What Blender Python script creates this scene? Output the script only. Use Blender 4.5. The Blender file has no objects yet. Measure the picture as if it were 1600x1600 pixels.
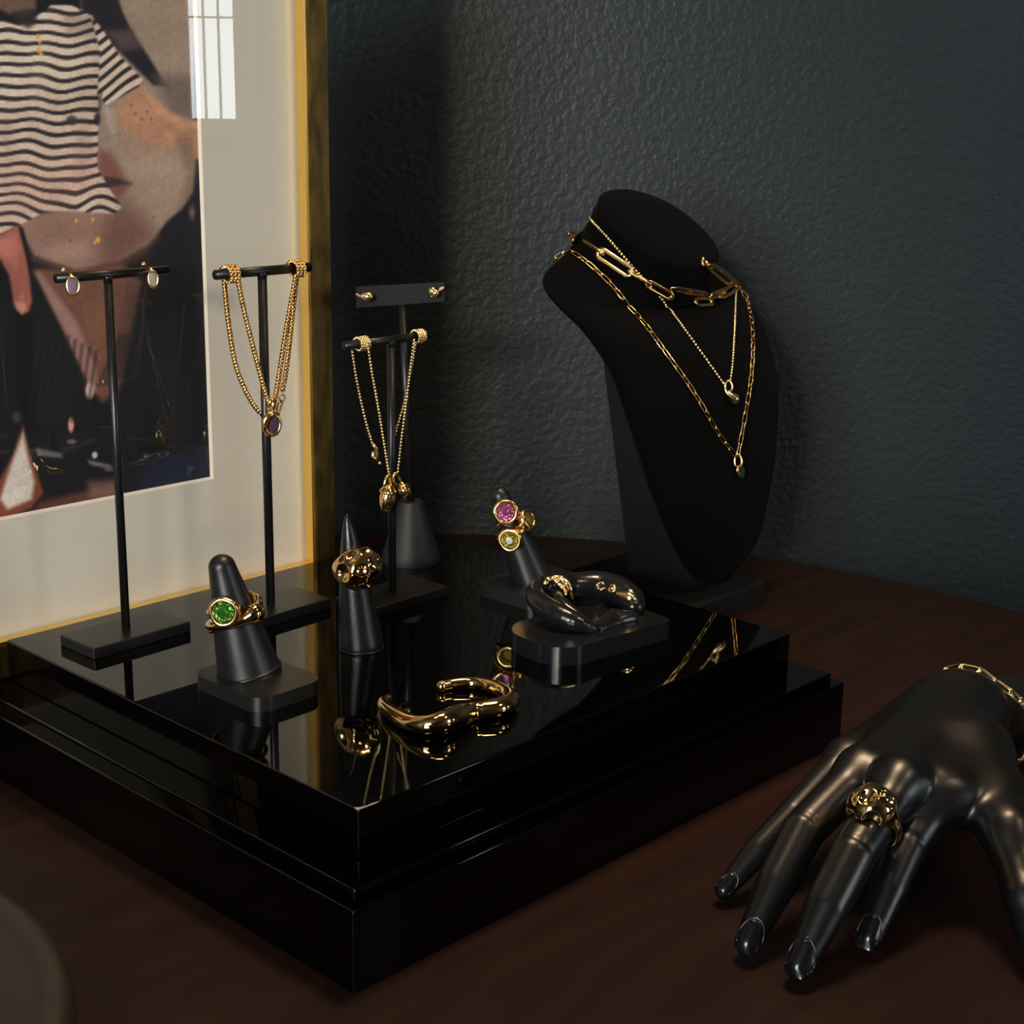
import bpy, bmesh, math, random
import numpy as np
from mathutils import Vector, Matrix
from mathutils.bvhtree import BVHTree
random.seed(7); rng = np.random.default_rng(7)
scene = bpy.context.scene
COL = scene.collection

# ------------------------------------------------------------------ camera
CAM = np.array([-0.3619, -0.42463, 0.33283])
F_PX, PITCH, YAW, ROLL = 2408.7, 0.2606, 0.75985, 0.01591
FW = np.array([math.cos(PITCH)*math.cos(YAW), math.cos(PITCH)*math.sin(YAW), -math.sin(PITCH)])
_r = np.cross(FW, [0, 0, 1.0]); _r /= np.linalg.norm(_r); _u = np.cross(_r, FW)
RT = math.cos(ROLL)*_r + math.sin(ROLL)*_u
UP = -math.sin(ROLL)*_r + math.cos(ROLL)*_u
cd = bpy.data.cameras.new('camera'); cam = bpy.data.objects.new('camera', cd); COL.objects.link(cam)
cd.sensor_width = 36; cd.lens = F_PX/1600*36; cd.clip_start = 0.01; cd.clip_end = 50
cam.matrix_world = Matrix(((RT[0], UP[0], -FW[0], CAM[0]), (RT[1], UP[1], -FW[1], CAM[1]), (RT[2], UP[2], -FW[2], CAM[2]), (0, 0, 0, 1)))
scene.camera = cam
# ------------------------------------------------------------------ world, exposure
w = bpy.data.worlds.new('world'); scene.world = w; w.use_nodes = True
w.node_tree.nodes['Background'].inputs[0].default_value = (0.55, 0.65, 0.8, 1)
w.node_tree.nodes['Background'].inputs[1].default_value = 0.0
vs = scene.view_settings
vs.view_transform = 'Standard'; vs.look = 'None'; vs.exposure = 0.0; vs.gamma = 1.0; vs.use_curve_mapping = False
# brightness of the places light comes from
WINDOW_LEFT, WINDOW_SIDE, WINDOW_SLIT, LAMP = 21.0, 6.0, 12.0, 11.0
DAY = (0.87, 0.95, 1.0); WARM = (1.0, 0.70, 0.43)

# ------------------------------------------------------------------ measuring helpers (photo pixel -> place)
def ray(px, py): return FW + RT*(px-800)/F_PX - UP*(py-800)/F_PX
def Z(px, py, z): d = ray(px, py); return CAM + d*(z-CAM[2])/d[2]
def onx(px, py, x): d = ray(px, py); return CAM + d*(x-CAM[0])/d[0]
def ony(px, py, y): d = ray(px, py); return CAM + d*(y-CAM[1])/d[1]
def onp(px, py, P, n): d = ray(px, py); return CAM + d*(((np.asarray(P)-CAM)@n)/(d@n))
def scale_at(P): return F_PX/((np.asarray(P)-CAM)@FW)
VIEW = np.array([math.cos(YAW), math.sin(YAW), 0.0])          # level view direction
def facing(px, py, P): return onp(px, py, P, VIEW)            # point on the upright plane through P that faces us

# ------------------------------------------------------------------ materials
def srgb(*c):
    c = np.array(c, float)/255
    return tuple(np.where(c <= .04045, c/12.92, ((c+.055)/1.055)**2.4))
def mat(name, col, rough=.5, metal=0., ior=1.5, bump=None, var=None, coat=0., sheen=0., trans=0., spec=.5, aniso=None):
    m = bpy.data.materials.new(name); m.use_nodes = True
    nt = m.node_tree; b = nt.nodes['Principled BSDF']
    b.inputs['Base Color'].default_value = (*col, 1); b.inputs['Roughness'].default_value = rough
    b.inputs['Metallic'].default_value = metal; b.inputs['IOR'].default_value = ior
    b.inputs['Coat Weight'].default_value = coat; b.inputs['Sheen Weight'].default_value = sheen
    b.inputs['Transmission Weight'].default_value = trans; b.inputs['Specular IOR Level'].default_value = spec
    tc = nt.nodes.new('ShaderNodeTexCoord')
    if var:      # (scale, second colour, stretch xyz)
        mp = nt.nodes.new('ShaderNodeMapping'); mp.inputs['Scale'].default_value = var[2]
        nt.links.new(tc.outputs['Object'], mp.inputs[0])
        n = nt.nodes.new('ShaderNodeTexNoise'); n.inputs['Scale'].default_value = var[0]; n.inputs['Detail'].default_value = 6
        nt.links.new(mp.outputs[0], n.inputs['Vector'])
        r = nt.nodes.new('ShaderNodeValToRGB'); r.color_ramp.elements[0].position = .35; r.color_ramp.elements[1].position = .68
        r.color_ramp.elements[0].color = (*col, 1); r.color_ramp.elements[1].color = (*var[1], 1)
        nt.links.new(n.outputs['Fac'], r.inputs[0]); nt.links.new(r.outputs[0], b.inputs['Base Color'])
    if bump:     # (scale, strength, distance)
        n = nt.nodes.new('ShaderNodeTexNoise'); n.inputs['Scale'].default_value = bump[0]; n.inputs['Detail'].default_value = 3
        nt.links.new(tc.outputs['Object'], n.inputs['Vector'])
        bp = nt.nodes.new('ShaderNodeBump'); bp.inputs['Strength'].default_value = bump[1]; bp.inputs['Distance'].default_value = bump[2]
        nt.links.new(n.outputs['Fac'], bp.inputs['Height']); nt.links.new(bp.outputs[0], b.inputs['Normal'])
    return m
def emit(name, col, s):
    m = bpy.data.materials.new(name); m.use_nodes = True; nt = m.node_tree; nt.nodes.clear()
    e = nt.nodes.new('ShaderNodeEmission'); o = nt.nodes.new('ShaderNodeOutputMaterial')
    e.inputs[0].default_value = (*col, 1); e.inputs[1].default_value = s; nt.links.new(e.outputs[0], o.inputs[0]); return m
GOLD = mat('polished_gold', (0.96, 0.63, 0.26), .20, 1.0)
GOLDP = mat('pale_gold', (1.0, 0.76, 0.40), .24, 1.0)
GOLDM = mat('mirror_gold', (0.95, 0.62, 0.26), .07, 1.0)
BRASS = mat('clasp_brass', (0.80, 0.52, 0.22), .2, 1.0)
LACQ = mat('black_lacquer', (0.0004, 0.0004, 0.0005), .03, ior=1.55, spec=.5)
BLACKM = mat('black_painted_metal', (0.006, 0.006, 0.0065), .33, bump=(900, .08, .0004))
MATTE = mat('matte_black_plastic', (0.0075, 0.008, 0.0085), .36, bump=(2200, .10, .0003))
CONEM = mat('brushed_black_resin', (0.006, 0.0065, 0.0075), .24, bump=(1600, .30, .0004))
CARD = mat('charcoal_card', (0.006, 0.0072, 0.008), .6, spec=.3)
FOOTM = mat('charcoal_foot', (0.007, 0.0082, 0.009), .55, spec=.4)
RUBBER = mat('glossy_black_silicone', (0.008, 0.0085, 0.010), .20, bump=(500, .06, .0006))
VELVET = mat('black_velvet', (0.0022, 0.0022, 0.0024), .95, spec=.05, sheen=.012, bump=(700, .3, .0005))
BOARD = mat('black_cloth_board', (0.010, 0.010, 0.011), .9, spec=.15)
HANDM = mat('satin_black_mannequin', (0.003, 0.003, 0.0033), .33, ior=1.65, bump=(320, .05, .0008))
NAIL = mat('gloss_black_nail', (0.006, 0.006, 0.0065), .2, ior=1.6)
WALLP = mat('dark_green_grey_paint', srgb(48, 55, 57), .5, bump=(165, .50, .0030), var=(3, srgb(45, 51, 53), (1, 1, 1)))
TABLE = mat('dark_stained_wood', srgb(30, 16, 12), .45, var=(9, srgb(41, 22, 16), (1, 9, 1)), bump=(260, .06, .001), spec=.22)
TRAY = mat('brown_leather', srgb(42, 32, 26), .55, bump=(400, .15, .0008))
LEAF = mat('gold_leaf_patina', (0.27, 0.17, 0.055), .45, 1.0, var=(130, (0.11, 0.07, 0.024), (1, 1, .3)), bump=(500, .25, .0006))
MATB = mat('mat_board_white', srgb(224, 216, 200), .9, bump=(1500, .05, .0003))
BEVEL = mat('mat_bevel_core', srgb(245, 232, 212), .8)
BACKB = mat('frame_backing', srgb(90, 70, 50), .8)
ROOMP = mat('warm_grey_room_paint', srgb(84, 78, 72), .8)
PLASTER = mat('white_ceiling_plaster', srgb(96, 92, 86), .9)
FLOORM = mat('floor_boards', srgb(44, 31, 24), .5, var=(5, srgb(56, 39, 29), (1, 12, 1)))
WFRAME = mat('white_window_paint', srgb(210, 210, 205), .5)
GEM_G = mat('green_gem', (0.10, 0.42, 0.06), .02, ior=1.65, trans=.85)
GEM_P = mat('pink_gem', (0.75, 0.22, 0.50), .02, ior=1.65, trans=.85)
GEM_O = mat('olive_gem', (0.34, 0.36, 0.06), .02, ior=1.65, trans=.85)
GEM_V = mat('smoky_violet_gem', (0.10, 0.06, 0.10), .02, ior=1.75, trans=.35)
GEM_C = mat('clear_gem', (0.55, 0.52, 0.50), .02, ior=1.8, trans=.5)
GEM_L = mat('pale_violet_gem', (0.32, 0.22, 0.36), .02, ior=1.75, trans=.4)
GEM_D = mat('dark_green_gem', (0.02, 0.05, 0.02), .02, ior=1.7, trans=.3)
SHELLP = mat('pink_shell', srgb(214, 150, 130), .4)

# ------------------------------------------------------------------ mesh and scene-graph helpers
def tag(o, label, cat=None, group=None, kind=None):
    if label: o['label'] = label
    if cat: o['category'] = cat
    if group: o['group'] = group
    if kind: o['kind'] = kind
    return o
def thing(name, loc, label, cat, group=None):
    e = bpy.data.objects.new(name, None); COL.objects.link(e); e.location = Vector(loc); e.empty_display_size = .01
    return tag(e, label, cat, group)
def adopt(o, parent):
    o.parent = parent
    o.matrix_parent_inverse = world_of(parent).inverted()
def world_of(o):
    m = o.matrix_basis.copy()
    if o.parent: m = world_of(o.parent) @ o.matrix_parent_inverse @ m
    return m
def add(name, me, m=None, parent=None, M=None):
    o = bpy.data.objects.new(name, me); COL.objects.link(o)
    if m is not None and not me.materials: me.materials.append(m)
    if M is not None: o.matrix_basis = M
    if parent is not None: adopt(o, parent)
    return o
def mesh(name, v, f, smooth=True):
    me = bpy.data.meshes.new(name); me.from_pydata([tuple(map(float, q)) for q in v], [], [tuple(q) for q in f]); me.update()
    if smooth: me.polygons.foreach_set('use_smooth', [True]*len(me.polygons))
    return me
def outward(v, f):
    v = np.asarray(v, float); c = v.mean(0); vol = 0.0
    for q in f:
        a = v[q[0]]-c
        for i in range(1, len(q)-1): vol += a @ np.cross(v[q[i]]-c, v[q[i+1]]-c)
    return f if vol >= 0 else [tuple(q)[::-1] for q in f]
def obj(name, v, f, m, parent=None, smooth=True):
    if 40 < len(f) < 9000: f = outward(v, f)
    return add(name, mesh(name, v, f, smooth), m, parent)
def bm_obj(name, bm, m, parent=None, smooth=False, angle=None):
    bmesh.ops.recalc_face_normals(bm, faces=bm.faces)
    me = bpy.data.meshes.new(name); bm.to_mesh(me); bm.free()
    if smooth or angle:
        me.polygons.foreach_set('use_smooth', [True]*len(me.polygons))
        if angle: me.set_sharp_from_angle(angle=math.radians(60))
    o = add(name, me, m, parent)
    if angle: wn = o.modifiers.new('even_shading', 'WEIGHTED_NORMAL'); wn.keep_sharp = True; wn.weight = 90
    return o
def rbox(name, c, size, m, parent=None, bevel=.0006, rot=0., seg=2, tilt=None):
    bm = bmesh.new(); bmesh.ops.create_cube(bm, size=1)
    bmesh.ops.scale(bm, vec=size, verts=bm.verts)
    if bevel: bmesh.ops.bevel(bm, geom=list(bm.edges), offset=bevel, segments=seg, affect='EDGES', profile=.5)
    R = Matrix.Rotation(rot, 4, 'Z')
    if tilt: R = tilt.to_4x4() @ R
    bmesh.ops.transform(bm, matrix=Matrix.Translation(Vector(c)) @ R, verts=bm.verts)
    return bm_obj(name, bm, m, parent, angle=35)
def prism(name, pts, z0, z1, m, parent=None, bevel=.0, seg=3, angle=35):
    bm = bmesh.new()
    lo = [bm.verts.new((p[0], p[1], z0)) for p in pts]; hi = [bm.verts.new((p[0], p[1], z1)) for p in pts]
    n = len(pts); bm.faces.new(lo[::-1]); top = bm.faces.new(hi)
    for i in range(n): bm.faces.new((lo[i], lo[(i+1) % n], hi[(i+1) % n], hi[i]))
    if bevel: bmesh.ops.bevel(bm, geom=list(top.edges), offset=bevel, segments=seg, affect='EDGES', profile=.5)
    bm.faces.ensure_lookup_table(); tf = max(bm.faces, key=lambda q: q.calc_center_median().z*1000+q.calc_area()); bmesh.ops.inset_region(bm, faces=[tf], thickness=.0003)
    o = bm_obj(name, bm, m, parent, smooth=True); o.data.set_sharp_from_angle(angle=math.radians(angle)); return o
def rrect(c, sx, sy, r, rot=0, n=12):
    out = []; r4 = r if hasattr(r, '__len__') else (r,)*4
    for k, (sxn, syn) in enumerate(((1, 1), (-1, 1), (-1, -1), (1, -1))):
        q = r4[k]
        for i in range(n):
            a = math.pi/2*(k + i/(n-1)); x = sxn*(sx/2-q)+q*math.cos(a); y = syn*(sy/2-q)+q*math.sin(a)
            out.append((c[0]+x*math.cos(rot)-y*math.sin(rot), c[1]+x*math.sin(rot)+y*math.cos(rot)))
    return out
def catmull(P, n):
    P = np.asarray(P, float); k = len(P); out = []
    Q = np.vstack([2*P[0]-P[1], P, 2*P[-1]-P[-2]])
    for s in np.linspace(0, k-1-1e-9, n):
        i = int(s); t = s-i; a, b, c, d = Q[i:i+4]
        out.append(.5*((2*b)+(-a+c)*t+(2*a-5*b+4*c-d)*t*t+(-a+3*b-3*c+d)*t**3))
    return np.array(out)
def resample(P, step):
    P = np.asarray(P, float); d = np.r_[0, np.cumsum(np.linalg.norm(np.diff(P[:, :3], axis=0), axis=1))]
    n = max(2, int(round(d[-1]/step))+1); s = np.linspace(0, d[-1], n)
    return np.array([np.interp(s, d, P[:, i]) for i in range(P.shape[1])]).T
def tube_vf(P, R, seg=8, closed=False, flat=None, caps=True):
    """swept tube; R radius or per-point radii; flat=(vector, factor) squashes across that vector"""
    P = np.asarray(P, float); n = len(P); R = np.broadcast_to(np.asarray(R, float), (n,))
    if closed: T = np.roll(P, -1, 0)-np.roll(P, 1, 0)
    else: T = np.gradient(P, axis=0)
    T /= np.linalg.norm(T, axis=1)[:, None]+1e-12
    a = np.array([0, 0, 1.0]) if abs(T[0][2]) < .9 else np.array([1.0, 0, 0])
    N = np.cross(np.cross(T[0], a), T[0]); N /= np.linalg.norm(N); v = []; f = []
    fr = []
    for i in range(n):
        N = N-T[i]*(N@T[i]); N /= np.linalg.norm(N); fr.append((N.copy(), np.cross(T[i], N)))
    if closed:   # spread the twist left over at the seam
        N2 = fr[0][0]; e = fr[-1][0]-T[0]*(fr[-1][0]@T[0]); e /= np.linalg.norm(e)
        tw = math.atan2(np.cross(e, N2)@T[0], e@N2)
    else: tw = 0
    for i in range(n):
        th = tw*i/n; A, B = fr[i]; A2 = A*math.cos(th)+B*math.sin(th); B2 = -A*math.sin(th)+B*math.cos(th)
        for k in range(seg):
            q = 2*math.pi*k/seg; off = (A2*math.cos(q)+B2*math.sin(q))*R[i]
            if flat is not None:
                fv = np.asarray(flat[0]); off = off-fv*(off@fv)*(1-flat[1])
            v.append(P[i]+off)
    m = n if closed else n-1
    for i in range(m):
        for k in range(seg):
            j = (i+1) % n; f.append((i*seg+k, i*seg+(k+1) % seg, j*seg+(k+1) % seg, j*seg+k))
    if not closed and caps:
        f.append(tuple(range(seg))[::-1]); f.append(tuple((n-1)*seg+k for k in range(seg)))
    return v, f
def merge(parts):
    V = []; F = []
    for v, f in parts:
        b = len(V); V += list(v); F += [tuple(i+b for i in q) for q in f]
    return V, F
def tube(name, P, R, m, parent=None, seg=8, closed=False, flat=None): return obj(name, *tube_vf(P, R, seg, closed, flat), m, parent)
def lathe_vf(prof, seg=32, c=(0, 0, 0), lobes=None):
    v = []; f = []; n = len(prof)
    for r, z in prof:
        for k in range(seg):
            a = 2*math.pi*k/seg; q = r if lobes is None else r*lobes(a, z)
            v.append((c[0]+q*math.cos(a), c[1]+q*math.sin(a), c[2]+z))
    for i in range(n-1):
        for k in range(seg): f.append((i*seg+k, i*seg+(k+1) % seg, (i+1)*seg+(k+1) % seg, (i+1)*seg+k))
    f.append(tuple(range(seg))[::-1]); f.append(tuple((n-1)*seg+k for k in range(seg)))
    return v, f
def basis(zdir, xhint=(1, 0, 0)):
    z = np.asarray(zdir, float); z = z/np.linalg.norm(z); x = np.asarray(xhint, float); x = x-z*(x@z)
    if np.linalg.norm(x) < 1e-6: x = np.cross([0, 1.0, 0], z)
    x /= np.linalg.norm(x); return np.stack([x, np.cross(z, x), z], 1)
def xf(v, B, c): return (np.asarray(v, float) @ np.asarray(B).T + np.asarray(c))
def mtx(B, c, s=(1, 1, 1)):
    B = np.asarray(B)*np.asarray(s)[None, :]
    return Matrix([[*B[0], c[0]], [*B[1], c[1]], [*B[2], c[2]], [0, 0, 0, 1]])
def lathe(name, prof, m, parent=None, seg=32, B=None, c=(0, 0, 0), smooth=True, angle=None, lobes=None):
    v, f = lathe_vf(prof, seg, lobes=lobes); v = xf(v, np.eye(3) if B is None else B, c)
    me = mesh(name, v, f, smooth)
    if angle: me.set_sharp_from_angle(angle=math.radians(angle))
    return add(name, me, m, parent)
# -- implicit surfaces
def cap(P, a, b, ra, rb):
    a = np.asarray(a); b = np.asarray(b); ba = b-a; t = np.clip(((P-a)@ba)/max(ba@ba, 1e-12), 0, 1)
    return np.linalg.norm(P-a-t[..., None]*ba, axis=-1)-(ra+(rb-ra)*t)
def smin(a, b, k): h = np.clip(.5+.5*(b-a)/k, 0, 1); return b*(1-h)+a*h-k*h*(1-h)
def smax(a, b, k): return -smin(-a, -b, k)
def nets(fn, lo, hi, step):
    lo = np.asarray(lo, float); n = np.ceil((np.asarray(hi)-lo)/step).astype(int)+1
    ax = [lo[i]+step*np.arange(n[i]) for i in range(3)]
    V = np.empty(n)
    for i in range(n[0]):
        g = np.stack(np.meshgrid([ax[0][i]], ax[1], ax[2], indexing='ij'), -1)[0]; V[i] = fn(g)
    I = V < 0; C = np.zeros([*(n-1)], int)
    for dx in (0, 1):
        for dy in (0, 1):
            for dz in (0, 1): C += I[dx:n[0]-1+dx, dy:n[1]-1+dy, dz:n[2]-1+dz]
    act = (C > 0) & (C < 8); idx = -np.ones(C.shape, int); cells = np.argwhere(act); idx[act] = np.arange(len(cells))
    acc = np.zeros((len(cells), 3)); cnt = np.zeros(len(cells))
    co = [(a, b, c) for a in (0, 1) for b in (0, 1) for c in (0, 1)]
    for p in co:
        for q in co:
            if sum(abs(p[i]-q[i]) for i in range(3)) == 1 and p < q:
                a = V[tuple((cells+p).T)]; b = V[tuple((cells+q).T)]; s = (a < 0) != (b < 0)
                t = np.where(s, a/np.where(s, a-b, 1), 0)
                pos = np.asarray(p)+t[:, None]*(np.asarray(q)-np.asarray(p)); acc[s] += pos[s]; cnt[s] += 1
    vert = lo+step*(cells+acc/cnt[:, None]); F = []
    for d in range(3):
        u, vv = [(1, 2), (2, 0), (0, 1)][d]
        s0 = [slice(None)]*3; s1 = [slice(None)]*3; s0[d] = slice(0, n[d]-1); s1[d] = slice(1, n[d])
        A = I[tuple(s0)]; B_ = I[tuple(s1)]; e = np.argwhere(A != B_)
        e = e[(e[:, u] > 0) & (e[:, vv] > 0) & (e[:, u] < n[u]-1) & (e[:, vv] < n[vv]-1)]
        eu = np.zeros(3, int); eu[u] = 1; ev = np.zeros(3, int); ev[vv] = 1
        q = np.stack([idx[tuple((e-eu-ev).T)], idx[tuple((e-ev).T)], idx[tuple(e.T)], idx[tuple((e-eu).T)]], 1)
        flip = ~A[tuple(e.T)]; q[flip] = q[flip][:, ::-1]; F.append(q)
    return vert, np.vstack(F)
def fast_mesh(name, v, f):
    me = bpy.data.meshes.new(name); me.vertices.add(len(v)); me.vertices.foreach_set('co', np.asarray(v, np.float32).ravel())
    k = f.shape[1]; me.loops.add(f.size); me.loops.foreach_set('vertex_index', f.ravel().astype(np.int32))
    me.polygons.add(len(f)); me.polygons.foreach_set('loop_start', np.arange(0, f.size, k, dtype=np.int32))
    me.update(calc_edges=True); me.validate(); me.polygons.foreach_set('use_smooth', [True]*len(me.polygons)); return me
def sdf_obj(name, fn, lo, hi, step, m, parent=None): return add(name, fast_mesh(name, *nets(fn, lo, hi, step)), m, parent)
def bvh_of(o):
    me = o.data; return BVHTree.FromPolygons([v.co for v in me.vertices], [p.vertices for p in me.polygons])
# -- jewellery bits
def link_vf(L, W, r, seg=8):
    n = 7; pts = []; R = W/2-r; h = L/2-W/2
    for i in range(n): a = -math.pi/2+math.pi*i/(n-1); pts.append((h+R*math.cos(a), R*math.sin(a), 0))
    for i in range(n): a = math.pi/2+math.pi*i/(n-1); pts.append((-h+R*math.cos(a), R*math.sin(a), 0))
    return tube_vf(pts, r, seg, closed=True)
def link_at(name, me, L0, A, B, nrm, flat, m, parent):
    A = np.asarray(A); B = np.asarray(B); X = B-A; L = np.linalg.norm(X); X = X/L; n = np.asarray(nrm, float); n = n-X*(n@X); n /= np.linalg.norm(n)
    Zd = n if flat else np.cross(X, n); Y = np.cross(Zd, X); s = L/L0
    return add(name, me, m, parent, mtx(np.stack([X, Y, Zd], 1), (A+B)/2, (s, 1, 1)))
_ball = None
def balls_vf(P, r, seg=8, rings=5):
    out = []
    for p, q in zip(P, np.broadcast_to(r, (len(P),))):
        prof = [(q*math.sin(math.pi*(i+.25)/(rings-.5)), -q*math.cos(math.pi*(i+.25)/(rings-.5))) for i in range(rings)]
        out.append(lathe_vf(prof, seg, p))
    return merge(out)
def braid_vf(P, R, r, pitch, strands=3):
    P = resample(P, pitch/10); n = len(P); T = np.gradient(P, axis=0); T /= np.linalg.norm(T, axis=1)[:, None]
    a = VIEW; out = []
    for k in range(strands):
        Q = []
        for i in range(n):
            N = a-T[i]*(a@T[i]); N /= np.linalg.norm(N); B = np.cross(T[i], N); th = 2*math.pi*(i/10+k/strands)
            Q.append(P[i]+R*(N*math.cos(th)*.8+B*math.sin(th)))
        out.append(tube_vf(Q, r, 5))
    return merge(out)
def coil(c, rad, x0, x1, turns, n=14, wob=.0):
    t = np.linspace(0, 1, int(turns*n)+1); a = 2*math.pi*turns*t
    return np.stack([c[0]+x0+(x1-x0)*t, c[1]+rad*np.cos(a), c[2]+rad*np.sin(a)], 1)
def gem(name, c, B, rx, ry, h, m, parent, n=10):
    prof = [(.001, -.9), (.62, -.45), (1, -.05), (1, .0), (.72, .34), (.46, .46)]
    v = []; f = []
    for i, (r, z) in enumerate(prof):
        for k in range(n): a = 2*math.pi*(k+(.5 if i in (1, 4, 5) else 0))/n; v.append((rx*r*math.cos(a), ry*r*math.sin(a), h*z))
    for i in range(len(prof)-1):
        for k in range(n):
            p = i*n+k; q = i*n+(k+1) % n; f += [(p, q, q+n), (p, q+n, p+n)]
    f.append(tuple((len(prof)-1)*n+k for k in range(n)))
    return obj(name, xf(v, B, c), f, m, parent, smooth=False)
def bezel(name, c, B, rx, ry, wall, h, m, parent, rough=.05):
    prof = [(.80, -h), (1.0, -h), (1.07, -.2*h), (1.0, .55*h), (.84, .78*h), (.68, .40*h), (.62, -.3*h)]
    v = []; f = []; n = 30
    for i, (r, z) in enumerate(prof):
        for k in range(n):
            a = 2*math.pi*k/n; wv = 1+rough*(math.sin(3*a+1)*.6+math.sin(5*a)*.4); v.append((rx*r*wv*math.cos(a), ry*r*wv*math.sin(a), z))
    np_ = len(prof)
    for i in range(np_):
        for k in range(n): f.append((i*n+k, i*n+(k+1) % n, ((i+1) % np_)*n+(k+1) % n, ((i+1) % np_)*n+k))
    return obj(name, xf(v, B, c), f, m, parent)
def teardrop(name, P, R, m, parent=None, seg=12):
    return tube(name, catmull(P, 24), np.maximum(catmull(np.asarray(R)[:, None], 24)[:, 0], .00005), m, parent, seg)

# ================================================================== THE ROOM
S50, T40 = np.array([math.cos(math.radians(50)), math.sin(math.radians(50))]), np.array([math.cos(math.radians(-40)), math.sin(math.radians(-40))])
FLOOR_Z, CEIL_Z = -0.75, 1.75
SB, SF, TL, TR_ = 0.655, -2.7, -2.5, 3.3
def st(s, t, z=0): q = S50*s+T40*t; return (q[0], q[1], z)
def slab(name, s0, s1, t0, t1, z0, z1, m, kind='structure', parent=None):
    c = st((s0+s1)/2, (t0+t1)/2, (z0+z1)/2)
    o = rbox(name, c, (s1-s0, t1-t0, z1-z0), m, parent, bevel=0, rot=math.radians(50))
    if kind and parent is None: o['kind'] = kind
    return o
def wall_panel(name, c, sx, sz, nrm, m):
    """wall whose material runs in wall coordinates"""
    X = np.cross([0, 0, 1.0], nrm)
    me = mesh(name, [(-sx/2, -.05, -sz/2), (sx/2, -.05, -sz/2), (sx/2, .0, -sz/2), (-sx/2, .0, -sz/2), (-sx/2, -.05, sz/2), (sx/2, -.05, sz/2), (sx/2, .0, sz/2), (-sx/2, .0, sz/2)],
              [(0, 3, 2, 1), (4, 5, 6, 7), (0, 1, 5, 4), (1, 2, 6, 5), (2, 3, 7, 6), (3, 0, 4, 7)], False)
    o = add(name, me, m, None, mtx(np.stack([X, nrm, [0, 0, 1.0]], 1), c)); o['kind'] = 'structure'; return o
hz, mz = CEIL_Z-FLOOR_Z, (CEIL_Z+FLOOR_Z)/2
wall_panel('wall_back', st(SB, (TL+TR_)/2, mz), TR_-TL+.1, hz, np.array([-S50[0], -S50[1], 0]), WALLP)
wall_panel('wall_front', st(SF, (TL+TR_)/2, mz), TR_-TL+.1, hz, np.array([S50[0], S50[1], 0]), ROOMP)
wall_panel('wall_left', st((SB+SF)/2, TL, mz), SB-SF+.1, hz, np.array([T40[0], T40[1], 0]), WALLP)
wall_panel('wall_right', st((SB+SF)/2, TR_, mz), SB-SF+.1, hz, np.array([-T40[0], -T40[1], 0]), ROOMP)
slab('floor', SF-.05, SB+.05, TL-.05, TR_+.05, FLOOR_Z-.05, FLOOR_Z, FLOORM)
slab('ceiling', SF-.05, SB+.05, TL-.05, TR_+.05, CEIL_Z, CEIL_Z+.05, PLASTER)
def window(name, s0, s1, t0, t1, z0, z1, strength, bars=1, cross=1, bar=.03):
    """a daylit window standing just proud of its wall (thin in s or in t)"""
    thin_s = abs(s1-s0) < abs(t1-t0)
    E = bpy.data.objects.new(name, None); COL.objects.link(E); E.location = st((s0+s1)/2, (t0+t1)/2, z0); E['kind'] = 'structure'
    slab('pane', s0, s1, t0, t1, z0, z1, emit(name+'_daylight', DAY, strength), None, E)
    g = .012
    def piece(nm, a0, a1, zz0, zz1):
        if thin_s: slab(nm, s0-g, s1+g, a0, a1, zz0, zz1, WFRAME, None, E)
        else: slab(nm, a0, a1, t0-g, t1+g, zz0, zz1, WFRAME, None, E)
    a0, a1 = (t0, t1) if thin_s else (s0, s1)
    piece('jamb', a0-.05, a0, z0-.05, z1+.05); piece('jamb', a1, a1+.05, z0-.05, z1+.05)
    piece('sill', a0, a1, z0-.05, z0); piece('head', a0, a1, z1, z1+.05)
    for i in range(bars): q = a0+(a1-a0)*(i+1)/(bars+1); piece('muntin', q-bar/2, q+bar/2, z0, z1)
    for i in range(cross): q = z0+(z1-z0)*(i+1)/(cross+1); piece('muntin', a0, a1, q-bar/2, q+bar/2)
window('window_1', SF+.02, SF+.03, -2.00, -1.10, 0.15, 1.60, WINDOW_LEFT, 1, 1)
window('window_2', -2.45, -1.65, TR_-.03, TR_-.02, 0.1, 1.45, WINDOW_SIDE, 0, 1)
window('window_3', -0.600, -0.480, TR_-.03, TR_-.02, 0.275, 0.79, WINDOW_SLIT, 2, 1, .005)
def downlight(loc, aim, power, col, cone, size, label):
    e = thing('ceiling_downlight', loc, label, 'lamp', 'ceiling downlights')
    lathe('housing', [(size, 0), (size+.02, 0), (size+.02, -.012), (size+.003, -.014), (size, -.006)], WFRAME, e, 32, c=loc)
    lathe('bulb_disc', [(size-.002, -.004), (size-.002, -.007)], emit('warm_lamp_glow', col, 6), e, 24, c=loc)
    ld = bpy.data.lights.new('downlight_beam', 'SPOT'); ld.energy = power; ld.color = col; ld.spot_size = math.radians(cone); ld.spot_blend = .6; ld.shadow_soft_size = size
    lo = bpy.data.objects.new('downlight_beam', ld); COL.objects.link(lo)
    lo.location = Vector(loc)-Vector((0, 0, .03)); d = Vector(aim)-lo.location; lo.rotation_euler = d.to_track_quat('-Z', 'Y').to_euler(); adopt(lo, e)
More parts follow.
